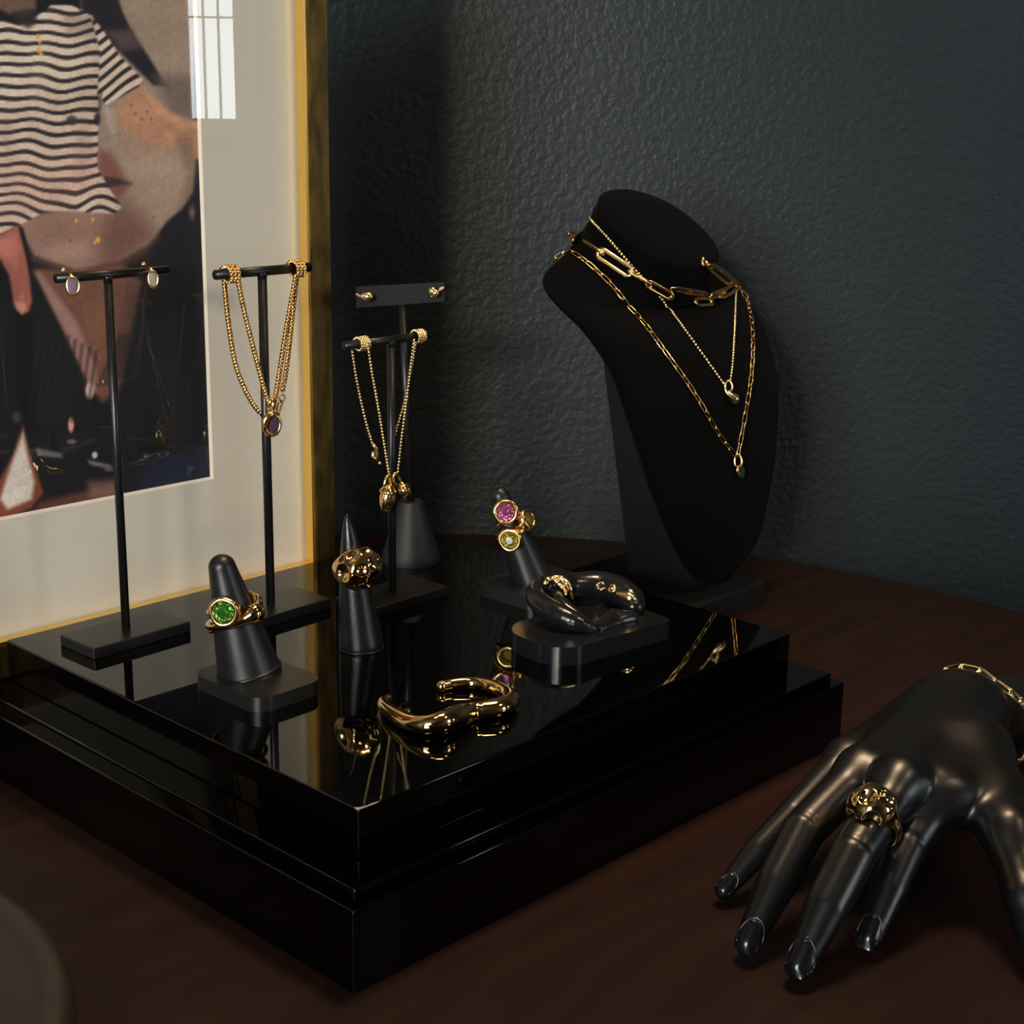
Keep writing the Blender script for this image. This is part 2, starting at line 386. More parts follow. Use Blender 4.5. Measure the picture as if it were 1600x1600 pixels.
def added_key_lamp(base, top, aim, power, col, cone, size, label):  # added key light out of view, set low so the frame shades the wall
    e = thing('added_key_lamp', base, label, 'lamp')
    lathe('base', [(.14, 0), (.15, .004), (.15, .016), (.02, .03)], BLACKM, e, 40, c=base)
    tube('pole', [(base[0], base[1], base[2]+.02), (base[0], base[1], top[2]-.02)], .011, BLACKM, e, 16)
    d = (np.array(aim)-np.array(top)); d /= np.linalg.norm(d); B = basis(d); c = np.array(top)
    lathe('reflector_shade', [(.03, -.12), (.05, -.10), (size+.005, .02), (size+.012, .03), (size+.012, .034), (size+.002, .034), (size-.004, .02), (.04, -.09)], BLACKM, e, 40, B, c)
    lathe('bulb_disc', [(size*.85, .0), (size*.85, .004)], emit('added_key_glow', col, 6), e, 32, B, c)
    ld = bpy.data.lights.new('added_key_beam', 'SPOT'); ld.energy = power; ld.color = col; ld.spot_size = math.radians(cone); ld.spot_blend = .6; ld.shadow_soft_size = size
    lo = bpy.data.objects.new('added_key_beam', ld); COL.objects.link(lo); lo.location = Vector(c+d*.06); lo.rotation_euler = Vector(d).to_track_quat('-Z', 'Y').to_euler(); adopt(lo, e)
added_key_lamp((-1.80, -1.02, FLOOR_Z), (-1.80, -1.02, .80), (-.03, .27, .26), LAMP*7.4, (1.0, .84, .66), 24, .10, 'added unseen key lamp on a black stand behind the viewer')
downlight((.40, .10, CEIL_Z), (.13, -.16, 0), LAMP*6.6, WARM, 38, .22, 'round warm ceiling downlight above the far side of the table')
downlight((-.10, .05, CEIL_Z), (.06, .08, 0), LAMP*.25, WARM, 30, .12, 'added round warm ceiling downlight above the plinth')  # extra unseen light, added for glints on the gold
downlight((.55, -1.05, CEIL_Z), (.42, .12, .15), LAMP*4.0, (1.0, .80, .58), 22, .14, 'added round warm ceiling downlight behind the viewer, right')  # unseen, added to brighten the gold on the bust

# ================================================================== TABLE, PLINTH, TRAY
TC, TRAD = (0.1025, 0.0616), 0.5094
e = thing('round_table', (*TC, FLOOR_Z), 'round dark brown stained wooden table that everything stands on', 'table')
lathe('table_top', [(0.0005, -.03), (TRAD-.012, -.03), (TRAD-.003, -.026), (TRAD, -.018), (TRAD, -.006), (TRAD-.0015, -.0018), (TRAD-.004, 0), (.0005, 0)], TABLE, e, 128, c=(*TC, 0), angle=30)
lathe('pedestal', [(.02, FLOOR_Z+.06), (.055, FLOOR_Z+.08), (.035, FLOOR_Z+.3), (.045, -.2), (.09, -.04), (.09, -.031)], TABLE, e, 32, c=(*TC, 0))
lathe('foot_plate', [(.001, FLOOR_Z), (.26, FLOOR_Z), (.26, FLOOR_Z+.02), (.05, FLOOR_Z+.07), (.001, FLOOR_Z+.07)], TABLE, e, 48, c=(*TC, 0), angle=30)
PA, PB, H1, H2, H3, W2, W3 = .2748, .3007, .06244, .0405, .0353, .01656, .02176     # plinth depth, width, heights, ledges
e = thing('display_plinth', (PB/2, PA/2, 0), 'glossy black lacquered stepped plinth in the middle of the table', 'plinth')
def tier(name, o, z0, z1): rbox(name, (PB/2, PA/2, (z0+z1)/2), (PB+2*o, PA+2*o, z1-z0), LACQ, e, .0009, seg=2)
tier('upper_tier', 0, H2, H1); tier('step_ledge', W2, H3-.003, H2); tier('lower_tier', W3, 0, H3)
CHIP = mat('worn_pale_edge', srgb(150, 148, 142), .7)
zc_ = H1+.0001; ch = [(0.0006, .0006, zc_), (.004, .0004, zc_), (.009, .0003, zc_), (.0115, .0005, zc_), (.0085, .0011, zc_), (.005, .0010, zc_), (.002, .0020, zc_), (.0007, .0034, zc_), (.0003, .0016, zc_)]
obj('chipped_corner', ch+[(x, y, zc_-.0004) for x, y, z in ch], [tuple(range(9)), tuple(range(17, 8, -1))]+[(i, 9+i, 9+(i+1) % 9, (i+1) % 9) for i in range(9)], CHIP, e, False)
tc = (-.240, .104); TRR = .15
e = thing('round_tray', (*tc, 0), 'round dark brown leather tray at the near left edge of the table', 'tray')
lathe('tray_body', [(.0005, 0), (TRR-.006, 0), (TRR-.001, .004), (TRR, .012), (TRR-.002, .018), (TRR-.007, .020), (TRR-.012, .018), (TRR-.016, .013), (.0005, .012)], TRAY, e, 96, c=(*tc, 0))
lathe('tray_lining', [(.0005, .0118), (TRR-.02, .0118), (TRR-.02, .0128), (.0005, .0128)], TRAY, e, 96, c=(*tc, 0), angle=30)

# ================================================================== FRAMED PICTURE
FY0, FY1, MY = .2775, .2955, .2875                       # front of rails, back, mat face
RW = .0150; XR, ZB = .2058, .0585                        # inner right, inner bottom
XL, ZT = -.142, .475
e = thing('picture_frame', ((XL+XR)/2, FY0, H2), 'large gold leaf picture frame with a striped shirt photograph under glass', 'picture frame')
def rail(nm, q):  # q four (x,z) corners
    v = [(x, FY0, z) for x, z in q]+[(x, FY1, z) for x, z in q]
    bm = bmesh.new(); V = [bm.verts.new(p) for p in v]
    for fc in [(0, 1, 2, 3), (7, 6, 5, 4), (0, 4, 5, 1), (1, 5, 6, 2), (2, 6, 7, 3), (3, 7, 4, 0)]: bm.faces.new([V[i] for i in fc])
    bmesh.ops.bevel(bm, geom=list(bm.edges), offset=.0007, segments=2, affect='EDGES'); return bm_obj(nm, bm, LEAF, e, angle=35)
ix0, ix1, iz0, iz1 = XL, XR, ZB, ZT; ox0, ox1, oz0, oz1 = XL-RW, XR+RW, H2+.0005, ZT+RW
rail('frame_rail', [(ox0, oz0), (ox1, oz0), (ix1, iz0), (ix0, iz0)]); rail('frame_rail', [(ix0, iz1), (ix1, iz1), (ox1, oz1), (ox0, oz1)])
rail('frame_rail', [(ox0, oz0), (ix0, iz0), (ix0, iz1), (ox0, oz1)]); rail('frame_rail', [(ix1, iz0), (ox1, oz0), (ox1, oz1), (ix1, iz1)])
# the bright burnished slip just inside the rails
GSLIP = mat('burnished_gold_slip', (0.95, 0.66, 0.20), .30, 1.0)
for q in ([(ix0, iz0), (ix1, iz0), (ix1-.0016, iz0+.0016), (ix0+.0016, iz0+.0016)], [(ix1, iz0), (ix1, iz1), (ix1-.0016, iz1-.0016), (ix1-.0016, iz0+.0016)],
          [(ix1, iz1), (ix0, iz1), (ix0+.0016, iz1-.0016), (ix1-.0016, iz1-.0016)], [(ix0, iz1), (ix0, iz0), (ix0+.0016, iz0+.0016), (ix0+.0016, iz1-.0016)]):
    v = [(x, FY0+.0012, z) for x, z in q]+[(x, MY-.0014, z) for x, z in q]
    obj('gold_slip', v, [(3, 2, 1, 0), (4, 5, 6, 7), (0, 1, 5, 4), (1, 2, 6, 5), (2, 3, 7, 6), (3, 0, 4, 7)], GSLIP, e, False)
PX1 = ony(330, 745, MY)[0]; PZ0 = ony(330, 745, MY)[2]; PX0, PZ1 = -.075, .410
bv = .0016
def ringface(name, a, ya, b, yb, m):   # frame-shaped face between two rectangles
    def c4(r, y): return [(r[0], y, r[2]), (r[1], y, r[2]), (r[1], y, r[3]), (r[0], y, r[3])]
    return obj(name, c4(a, ya)+c4(b, yb), [(i, (i+1) % 4, 4+(i+1) % 4, 4+i) for i in range(4)], m, e, False)
v0 = (XL-.002, XR+.002, ZB-.002, ZT+.002); v1 = (PX0-bv, PX1+bv, PZ0-bv, PZ1+bv)
ringface('mat_board', v0, MY, v1, MY, MATB)
ringface('mat_bevel', v1, MY, (PX0, PX1, PZ0, PZ1), MY+.0016, BEVEL)
rbox('backing_board', ((XL+XR)/2, MY+.0045, (ZB+ZT)/2), (XR-XL+.006, .003, ZT-ZB+.006), BACKB, e, 0)
gl = bpy.data.materials.new('picture_glass'); gl.use_nodes = True; nt = gl.node_tree; nt.nodes.clear()
o_ = nt.nodes.new('ShaderNodeOutputMaterial'); mx = nt.nodes.new('ShaderNodeMixShader'); tr = nt.nodes.new('ShaderNodeBsdfTransparent'); gs = nt.nodes.new('ShaderNodeBsdfGlossy')
fr = nt.nodes.new('ShaderNodeFresnel'); ge = nt.nodes.new('ShaderNodeNewGeometry'); mr = nt.nodes.new('ShaderNodeMapRange')
mr.inputs['To Min'].default_value = 1.5; mr.inputs['To Max'].default_value = 1/1.5; nt.links.new(ge.outputs['Backfacing'], mr.inputs['Value']); nt.links.new(mr.outputs[0], fr.inputs[0]); gs.inputs['Roughness'].default_value = 0.0; gs.inputs[0].default_value = (1, 1, 1, 1); tr.inputs[0].default_value = (.985, .99, .985, 1)
nt.links.new(fr.outputs[0], mx.inputs[0]); nt.links.new(tr.outputs[0], mx.inputs[1]); nt.links.new(gs.outputs[0], mx.inputs[2]); nt.links.new(mx.outputs[0], o_.inputs[0])
obj('glass_pane', [(XL, MY-.0012, ZB), (XR, MY-.0012, ZB), (XR, MY-.0012, ZT), (XL, MY-.0012, ZT)], [(0, 1, 2, 3)], gl, e, False)
# --- the printed photograph: a double exposure of a striped shirt over a face, drawn as soft shapes on the sheet
def inside(X, Y, poly, soft):
    P = np.asarray(poly, float); n = len(P); d = np.full(X.shape, 1e9); s = np.zeros(X.shape, bool)
    for i in range(n):
        a = P[i]; b = P[(i+1) % n]; ex, ey = b-a; wx = X-a[0]; wy = Y-a[1]
        t = np.clip((wx*ex+wy*ey)/(ex*ex+ey*ey+1e-9), 0, 1); d = np.minimum(d, np.hypot(wx-ex*t, wy-ey*t))
        c = ((a[1] <= Y) != (b[1] <= Y)) & (X < (b[0]-a[0])*(Y-a[1])/(b[1]-a[1]+1e-12)+a[0]); s ^= c
    d = np.where(s, d, -d); q = np.clip(.5+d/(2*soft), 0, 1); return q*q*(3-2*q)
def ell(X, Y, cx, cy, rx, ry, soft=.25): return np.clip((1-np.hypot((X-cx)/rx, (Y-cy)/ry))/soft, 0, 1)
NX, NZ = 330, 430
gx, gz = np.meshgrid(np.linspace(PX0-.001, PX1+.001, NX), np.linspace(PZ0-.001, PZ1+.001, NZ), indexing='ij')
Pp = np.stack([gx, np.full_like(gx, MY+.0014), gz], -1); D = Pp-CAM; zz = D@FW
X = 800+F_PX*(D@RT)/zz; Y = 800-F_PX*(D@UP)/zz            # sheet laid out on the measuring grid
C = np.zeros((*X.shape, 3)); C[:] = (14, 13, 17)
def put(m, col, a=1.0):
    global C; m = (m*a)[..., None]; C = C*(1-m)+np.asarray(col, float)*m
def gn(sc, seed):
    r = np.random.default_rng(seed); q = np.zeros(X.shape)
    for _ in range(7): a, b, p = r.normal(size=3); q += np.sin((X*a+Y*b)/sc+p*9)
    return q/7
put(inside(X, Y, [(120, -40), (310, -40), (302, 190), (308, 250), (303, 300), (287, 326), (262, 346), (232, 382), (185, 408), (120, 422), (55, 398), (25, 350), (60, 335), (150, 320), (140, 100)], 5), (150, 128, 112))
put(inside(X, Y, [(60, 330), (230, 330), (245, 370), (190, 408), (120, 425), (55, 400), (28, 360)], 22), (138, 100, 88), .8)
put(ell(X, Y, 110, 395, 70, 30, 1), (172, 138, 128), .7); put(ell(X, Y, 245, 300, 55, 60, 1), (165, 142, 122), .6)
put(inside(X, Y, [(186, 300), (235, 360), (232, 400), (150, 425), (160, 350)], 22), (95, 62, 54), .55)
put(inside(X, Y, [(120, -40), (172, -40), (192, 20), (212, 60), (232, 88), (250, 118), (263, 136), (240, 133), (214, 108), (168, 62), (130, 20)], 4), (28, 25, 32))
put(inside(X, Y, [(165, 48), (205, 45), (222, 75), (190, 80)], 9), (96, 74, 70), .8)
put(inside(X, Y, [(240, 118), (300, 120), (302, 186), (268, 178)], 12), (104, 88, 82), .8)
put(inside(X, Y, [(218, 132), (236, 150), (258, 172), (285, 186), (312, 187), (318, 250), (303, 252), (292, 225), (262, 232), (222, 222), (188, 200), (178, 172)], 6), (176, 128, 102))
put(inside(X, Y, [(224, 136), (258, 172), (288, 188), (312, 190), (312, 200), (280, 200), (240, 172)], 6), (206, 150, 114), .6)
put(ell(X, Y, 278, 208, 26, 16, .9), (224, 170, 130), .7); put(ell(X, Y, 225, 235, 50, 26, 1), (160, 124, 104), .7)
for (a, b) in ((205, 165), (212, 178), (230, 175), (222, 186), (236, 186), (240, 340), (110, 376)): put(ell(X, Y, a, b, 3, 3, .8), (95, 60, 48), .8)
put(inside(X, Y, [(155, 232), (172, 240), (188, 262), (198, 280), (204, 288), (194, 300), (186, 312), (176, 308), (160, 290), (152, 262)], 8), (124, 78, 70))
put(inside(X, Y, [(160, 276), (180, 278), (206, 287), (182, 290), (160, 296)], 4.5), (56, 42, 44)); put(ell(X, Y, 168, 300, 16, 7, .8), (130, 60, 58), .7)
put(inside(X, Y, [(160, 165), (176, 170), (182, 205), (174, 214), (166, 190)], 4), (176, 158, 148), .7)
put(inside(X, Y, [(286, 326), (302, 300), (306, 250), (330, 250), (336, 420), (230, 420), (262, 348)], 6), (20, 19, 26)); put(ell(X, Y, 300, 332, 8, 18, .8), (128, 98, 84), .8)
# shirt and its stripes
wave = 4*np.sin(X/26+.6)+2.2*np.sin(X/11+Y/60)+1.2*np.sin(Y/17+X/31)
body = inside(X, Y, [(-160, 40), (-40, 22), (30, 40), (62, 22), (80, 8), (112, 8), (146, 26), (160, 60), (158, 120), (154, 175), (152, 262), (168, 290), (180, 308), (190, 324), (178, 334), (120, 330), (72, 330), (30, 352), (0, 366), (-160, 400)], 2.5)
slv = inside(X, Y, [(140, 22), (160, 45), (188, 88), (223, 124), (216, 136), (166, 164), (152, 148), (157, 80)], 2.5)
cream = np.array((214, 190, 170)); dark = np.array((46, 39, 42))
def stripes(ph, duty): q = np.abs(((ph) % 1)-.5)*2; return np.clip((q-(1-duty))/.22+.5, 0, 1)
hem = np.clip((Y-250)/70, 0, 1)*(np.exp(-((X-148)/26)**2)*16+np.clip((60-X)/60, -1, 3)*12)
sb = stripes((Y+wave+hem+.02*X)/17.4, .40)[..., None]; shade = (1+.10*gn(22, 4)-.10*np.clip((X-110)/50, 0, 1))[..., None]
colb = (cream*(1-sb)+dark*sb)*shade; mm = body[..., None]; C = C*(1-mm)+colb*mm
ss = stripes((.52*X+.85*Y*.9+2*np.sin(X/14))/14.5, .44)[..., None]; mm = slv[..., None]; C = C*(1-mm)+(cream*(1-ss)+dark*ss)*mm
put(inside(X, Y, [(0, 262), (150, 240), (150, 300), (80, 330), (0, 340)], 30), (196, 120, 110), .22); put(inside(X, Y, [(154, 150), (160, 140), (158, 170), (153, 182)], 3), (70, 55, 52), .7)
put(ell(X, Y, 112, 188, 12, 10, .5), (48, 44, 52), .85); put(ell(X, Y, 152, 186, 7, 13, .5), (36, 32, 38), .85)
put(inside(X, Y, [(-30, -30), (58, -30), (56, 14), (40, 24), (14, 22), (-10, 10)], 5), (104, 78, 66)); put(inside(X, Y, [(20, 18), (52, 14), (60, 34), (44, 44), (26, 36)], 5), (40, 34, 38), .9)
for (a, b, r) in ((59, 57, 4.5), (62, 66, 3), (60, 78, 5), (64, 84, 4), (119, 345, 3.5), (145, 343, 3), (153, 375, 5.5), (148, 379, 3)): put(ell(X, Y, a, b, r, r*1.2, .6), (222, 158, 66))
# hand, throat, dark hair, flame
put(inside(X, Y, [(-60, 380), (0, 366), (28, 352), (42, 392), (50, 470), (46, 486), (34, 492), (22, 478), (14, 430), (0, 405), (-60, 420)], 4), (158, 92, 80)); put(ell(X, Y, 34, 470, 7, 20, .8), (186, 118, 104), .7)
put(inside(X, Y, [(28, 352), (36, 356), (58, 440), (50, 440)], 3), (26, 18, 22))
put(inside(X, Y, [(56, 420), (120, 422), (190, 412), (222, 440), (206, 520), (196, 570), (186, 612), (160, 628), (140, 606), (112, 540), (78, 470)], 7), (112, 74, 60)); put(ell(X, Y, 165, 510, 34, 60, 1), (128, 82, 62), .7)
put(inside(X, Y, [(52, 424), (62, 424), (118, 500), (150, 575), (150, 612), (138, 598), (96, 510)], 5), (156, 118, 110), .85)
for k in range(7): put(inside(X, Y, [(150+k*5, 600), (188+k*3, 520), (189+k*3, 524), (152+k*5, 606)], 1.5), (40, 26, 26), .6)
put(ell(X, Y, 140, 610, 9, 17, .5), (206, 176, 168)); put(ell(X, Y, 111, 664, 6, 15, .5), (204, 150, 132)); put(ell(X, Y, 112, 690, 10, 5, .5), (90, 88, 90)); put(ell(X, Y, 26, 652, 10, 12, .6), (60, 62, 64), .8)
put(inside(X, Y, [(36, 664), (46, 706), (58, 740), (68, 770), (48, 795), (0, 815), (-30, 800), (-6, 760), (20, 710)], 4), (120, 62, 44)); put(inside(X, Y, [(36, 676), (44, 715), (54, 752), (50, 780), (12, 796), (0, 780), (16, 730)], 5), (202, 192, 182))
put(inside(X, Y, [(56, 700), (96, 708), (98, 716), (58, 712)], 3), (110, 112, 116), .8); put(inside(X, Y, [(136, 718), (172, 726), (178, 735), (140, 726)], 3), (120, 112, 110), .8); put(ell(X, Y, 148, 711, 6, 7, .5), (190, 180, 176))
put(inside(X, Y, [(60, 785), (110, 772), (180, 758), (182, 784), (100, 800), (40, 812)], 8), (118, 66, 50), .7); put(inside(X, Y, [(136, 752), (182, 748), (182, 775), (140, 778)], 8), (140, 110, 96), .6)
put(inside(X, Y, [(228, 715), (334, 700), (336, 760), (210, 775)], 12), (34, 42, 70), .55)  # bluish reflection in the glass, painted into the sheet's colour
put(ell(X, Y, 210, 560, 60, 140, 1), (24, 26, 34), .5)
put(ell(X, Y, 255, 265, 70, 45, 1), (188, 164, 142), .45); put(inside(X, Y, [(268, 200), (300, 205), (306, 250), (298, 310), (282, 322), (292, 270)], 9), (112, 84, 72), .5)
put(inside(X, Y, [(-20, 384), (20, 366), (30, 380), (26, 420), (8, 404)], 8), (196, 126, 108), .6); put(inside(X, Y, [(22, 470), (40, 474), (42, 486), (34, 491), (26, 484)], 2.5), (214, 150, 130), .6)
for k in range(16): q = 196+k*6; put(inside(X, Y, [(q, 430+3*k), (q+16, 560+4*k), (q+10, 690), (q+7, 690), (q+12, 560+4*k)], 2), (38, 34, 40), .45)
for k in range(9): q = 40+k*11; put(inside(X, Y, [(q+20, 500+6*k), (q+26, 500+6*k), (q+8, 660), (q+4, 660)], 3), (36, 26, 28), .5)
put(inside(X, Y, [(96, 20), (150, 24), (150, 60), (104, 52)], 8), (60, 48, 48), .25); put(ell(X, Y, 60, 130, 26, 90, 1), (238, 216, 196), .18); put(ell(X, Y, 128, 230, 20, 80, 1), (120, 80, 76), .28); put(ell(X, Y, 10, 220, 20, 90, 1), (120, 96, 90), .2)
C *= (1+.05*gn(9, 11)+.04*gn(4, 5)+.05*gn(30, 8)+rng.normal(size=X.shape)*.03)[..., None]; C = np.clip(C, 0, 255)/255
lin = np.where(C <= .04045, C/12.92, ((C+.055)/1.055)**2.4)*1.5
idx = np.arange(NX*NZ).reshape(NX, NZ)
f = np.stack([idx[:-1, :-1].ravel(), idx[1:, :-1].ravel(), idx[1:, 1:].ravel(), idx[:-1, 1:].ravel()], 1)
me = fast_mesh('print', Pp.reshape(-1, 3), f); at_ = me.color_attributes.new('ink', 'FLOAT_COLOR', 'POINT')
at_.data.foreach_set('color', np.c_[np.clip(lin, 0, 1).reshape(-1, 3), np.ones(NX*NZ)].astype(np.float32).ravel())
INK = mat('photo_print', (.5, .5, .5), .6); an = INK.node_tree.nodes.new('ShaderNodeAttribute'); an.attribute_name = 'ink'
INK.node_tree.links.new(an.outputs['Color'], INK.node_tree.nodes['Principled BSDF'].inputs['Base Color'])
add('print', me, INK, e)['label'] = 'photograph of a striped shirt laid over a face'

# ================================================================== T-BAR STANDS
def height_at(P, py):      # height above P where the upright through P crosses pixel row py
    lo, hi = 0, .5
    for _ in range(40):
        m = (lo+hi)/2; d = np.array([P[0], P[1], m])-CAM; y = 800-F_PX*(d@UP)/(d@FW)
        lo, hi = (m, hi) if y > py else (lo, m)
    return (lo+hi)/2
def tbar(base_px, bsize, brot, bar_px, rad, label):
    P = Z(*base_px, H1+.006); P[2] = H1; zt = height_at(P, bar_px[0][1]*.5+bar_px[1][1]*.5)
    e = thing('necklace_stand', P, label, 'jewelry stand', 'black T-bar stands')
    rbox('base', (P[0], P[1], H1+.003), (bsize[0], bsize[1], .006), BLACKM, e, .0006, brot)
    tube('pole', [(P[0], P[1], H1+.005), (P[0], P[1], zt)], rad, BLACKM, e, 16)
    a = ony(*bar_px[0], P[1]); b = ony(*bar_px[1], P[1]); zc = (a[2]+b[2])/2
    tube('crossbar', [(a[0], P[1], zc), (b[0], P[1], zc)], rad*1.05, BLACKM, e, 16)
    v, f = lathe_vf([(rad*1.02, -.004), (rad*1.05, -.0022), (rad*1.5, -.0005)], 16, (P[0], P[1], zc)); obj('weld_fillet', v, f, BLACKM, e)
    return e, np.array([P[0], P[1], zc]), a[0], b[0]
ST1, T1, T1a, T1b = tbar((197, 981), (.0585, .030), math.radians(2), ((87, 434), (262, 423)), .0022, 'tall slim black T-bar stand at left holding two stone earrings')
ST2, T2, T2a, T2b = tbar((423, 944), (.060, .030), math.radians(2), ((336, 427), (484, 420)), .0024, 'black T-bar stand with a woven gold chain, beside the frame edge')
ST3, T3, T3a, T3b = tbar((613, 924), (.058, .030), math.radians(2), ((538, 539), (669, 525)), .0022, 'lower black T-bar stand in the middle with a gold ball chain')
# stud earrings of stand one
def stone_stud(px, rx, ry, m, label):
    c = ony(*px, T1[1]-.0032); B = basis(np.array([-.45, -.88, .12]), (1, -.5, 0))
    e = thing('stone_earring', c, label, 'earring', 'oval stone stud earrings')
    bezel('bezel', c, B, rx, ry, .001, .0018, GOLDP, e, .03); gem('gem', c+B[:, 2]*.0004, B, rx*.74, ry*.76, .0024, m, e, 10)
    t = c+np.array([0, 0, ry]); tube('post', [t-B[:, 2]*.0003, (t[0], T1[1]-.0008, t[2]+.0006)], .0008, GOLDP, e, 8)
    obj('butterfly_back', *balls_vf([(t[0]-.0018, T1[1]+.0015, T1[2]+.0034)], .0013), GOLDP, e)
stone_stud((114, 447), .0033, .0046, GEM_L, 'gold stud with a pale violet oval stone, left end of the bar')
stone_stud((239, 436), .0027, .0044, GEM_C, 'gold stud with a clear oval stone, right end of the bar')
# woven chain necklace on stand two
def hang(y, pts): return np.array([ony(a, b, y) for a, b in pts])
e = thing('woven_necklace', T2, 'gold woven chain necklace with a smoky violet stone pendant', 'necklace')
yf = T2[1]-.0045; yb = T2[1]+.0045
outer = catmull(np.array([ony(350, 436, yb), ony(353, 470, yb), ony(359, 520, yb), ony(368, 570, yb), ony(384, 612, yb), ony(402, 641, yb), ony(420, 652, yb-.002), ony(436, 645, yb-.002)]), 60)
outer2 = catmull(np.array([ony(441, 612, yb), ony(447, 580, yb), ony(453, 530, yb), ony(459, 475, yb), ony(464, 430, yb)]), 40)
inner = catmull(np.array([ony(371, 434, yf), ony(379, 475, yf), ony(391, 525, yf), ony(405, 580, yf), ony(418, 626, yf), ony(424, 632, yf), ony(430, 622, yf), ony(437, 580, yf), ony(448, 510, yf), ony(458, 455, yf), ony(462, 430, yf)]), 90)
obj('chain', *merge([braid_vf(q, .00075, .00072, .0036, 2) for q in (outer, outer2, inner)]), GOLD, e)
cA, cB = ony(361, 425, T2[1]), ony(463, 419, T2[1])
obj('wrapped_coil', *braid_vf(coil((cA[0], T2[1], T2[2]), .0040, -.0038, .0038, 3.2), .0006, .00062, .0036, 2), GOLD, e)
obj('wrapped_coil', *braid_vf(coil((cB[0], T2[1], T2[2]), .0040, -.0032, .0032, 2.8), .0006, .00062, .0036, 2), GOLD, e)
c = ony(425, 663, yf-.001); B = basis(np.array([-.35, -.93, .1]), (1, -.4, 0))
pd = bezel('pendant', c, B, .0048, .0064, .001, .0026, GOLD, e, .05)
gem('gem', c+B[:, 2]*.0008+B[:, 0]*.0007, B, .0037, .0048, .0032, GEM_V, pd, 10)
teardrop('swirl', [c+B@np.array(q) for q in ((.0030, .0052, .0018), (-.0005, .0056, .0026), (-.0036, .0035, .0026), (-.0047, -.001, .002), (-.0034, -.0045, .001))], (.0006, .0016, .0018, .0015, .0005), GOLD, pd)
tube('bail', [c+np.array([.0020*math.cos(a), -.0012*math.sin(a*1), .0098+.0034*math.sin(a)]) for a in np.linspace(0, 2*math.pi, 25)[:-1]], .0008, GOLD, e, 8, True)
tube('bail', [c+np.array([.0008+.0012*math.cos(a), .0018*math.cos(a), .0098+.0036*math.sin(a)]) for a in np.linspace(0, 2*math.pi, 25)[:-1]], .0007, GOLD, e, 8, True)
k = ony(441, 622, yb)
tube('jump_ring', [k+np.array([.0018*math.cos(a), 0, .0018*math.sin(a)]) for a in np.linspace(0, 2*math.pi, 21)[:-1]], .0004, BRASS, e, 6, True)
k = ony(437, 634, yb); tube('lobster_clasp', [k+np.array(q) for q in ((.0014, 0, .0030), (.0016, 0, .0008), (.0004, 0, -.0022), (-.0016, 0, -.0034), (-.0022, 0, -.0018), (-.0012, 0, .0010), (.0004, 0, .0028))], .0007, BRASS, e, 8)
# ball chain necklace on stand three
e = thing('ball_chain_necklace', T3, 'gold ball chain necklace with two tulip bud pendants', 'necklace')
yf = T3[1]-.0045; yb = T3[1]+.004
runs = [np.array([ony(550, 545, yb), ony(556, 585, yb), ony(565, 630, yb), ony(574, 667, yb), ony(583, 696, yb)]),
        np.array([ony(575, 540, yf), ony(581, 580, yf), ony(590, 630, yf), ony(599, 685, yf), ony(608, 742, yf)]),
        np.array([ony(647, 532, yf), ony(642, 570, yf), ony(636, 620, yf), ony(628, 680, yf), ony(621, 742, yf)]),
        np.array([ony(650, 534, yb), ony(643, 575, yb), ony(633, 625, yb), ony(616, 684, yb)])]
pts = np.vstack([resample(catmull(r, 60), .0018) for r in runs])
pts = np.vstack([pts, resample(coil((ony(566, 534, T3[1])[0], T3[1], T3[2]), .0033, -.0036, .0034, 5, 20), .0014), resample(coil((ony(654, 526, T3[1])[0], T3[1], T3[2]), .0033, -.0030, .0028, 4.6, 20), .0014)])
o = obj('chain', *balls_vf(pts, .00084, 7, 5), GOLDP, e); o['kind'] = 'stuff'
k = ony(585, 705, yb); B = basis(np.array([.25, 0, -1.0]), VIEW)
tube('lobster_clasp', [k+B@np.array(q) for q in ((0, 0, -.004), (0, .0012, -.002), (0, .0014, .002), (0, 0, .0050), (0, -.0014, .0030), (0, -.0008, 0))], .0009, GOLDP, e, 8)
obj('clasp_tag', *balls_vf([k+np.array([.0038, 0, -.0072])], .0010), GOLDP, e)
def bud(px, ln, rad, tilt, lp):
    c = ony(*px, yf-.001); B = basis(np.array(tilt), (1, -.6, 0))
    prof = [(.02*rad, -ln*.5), (.5*rad, -ln*.44), (.86*rad, -ln*.22), (rad, ln*.02), (.9*rad, ln*.22), (.62*rad, ln*.40), (.30*rad, ln*.48), (.22*rad, ln*.54)]
    o = lathe('bud_pendant', prof, GOLD, e, 36, B, c, lobes=lambda a, z: 1-.20*abs(math.sin(1.5*a))**6)
    lathe('calyx', [(rad*.93, ln*.22), (rad*1.0, ln*.25), (rad*.90, ln*.34), (rad*.62, ln*.46), (rad*.2, ln*.56)], GOLD, o, 30, B, c, lobes=lambda a, z: 1+.10*math.sin(3*a))
    L = ony(*lp, yf-.001); top = c+B[:, 2]*ln*.5
    q = [top, top+(L-top)*.5+np.array([-.0028, 0, 0]), L+np.array([-.0012, 0, .0030]), L+np.array([.0012, 0, .0031]), top+(L-top)*.5+np.array([.0027, .0012, 0]), top+np.array([.0006, 0, 0])]
    tube('loop', catmull(q, 30), .0008, GOLD, o, 8)
bud((605, 780), .0150, .0046, (.12, -.1, 1), (606, 754)); bud((632, 768), .0090, .0037, (-.45, -.1, .9), (618, 750))
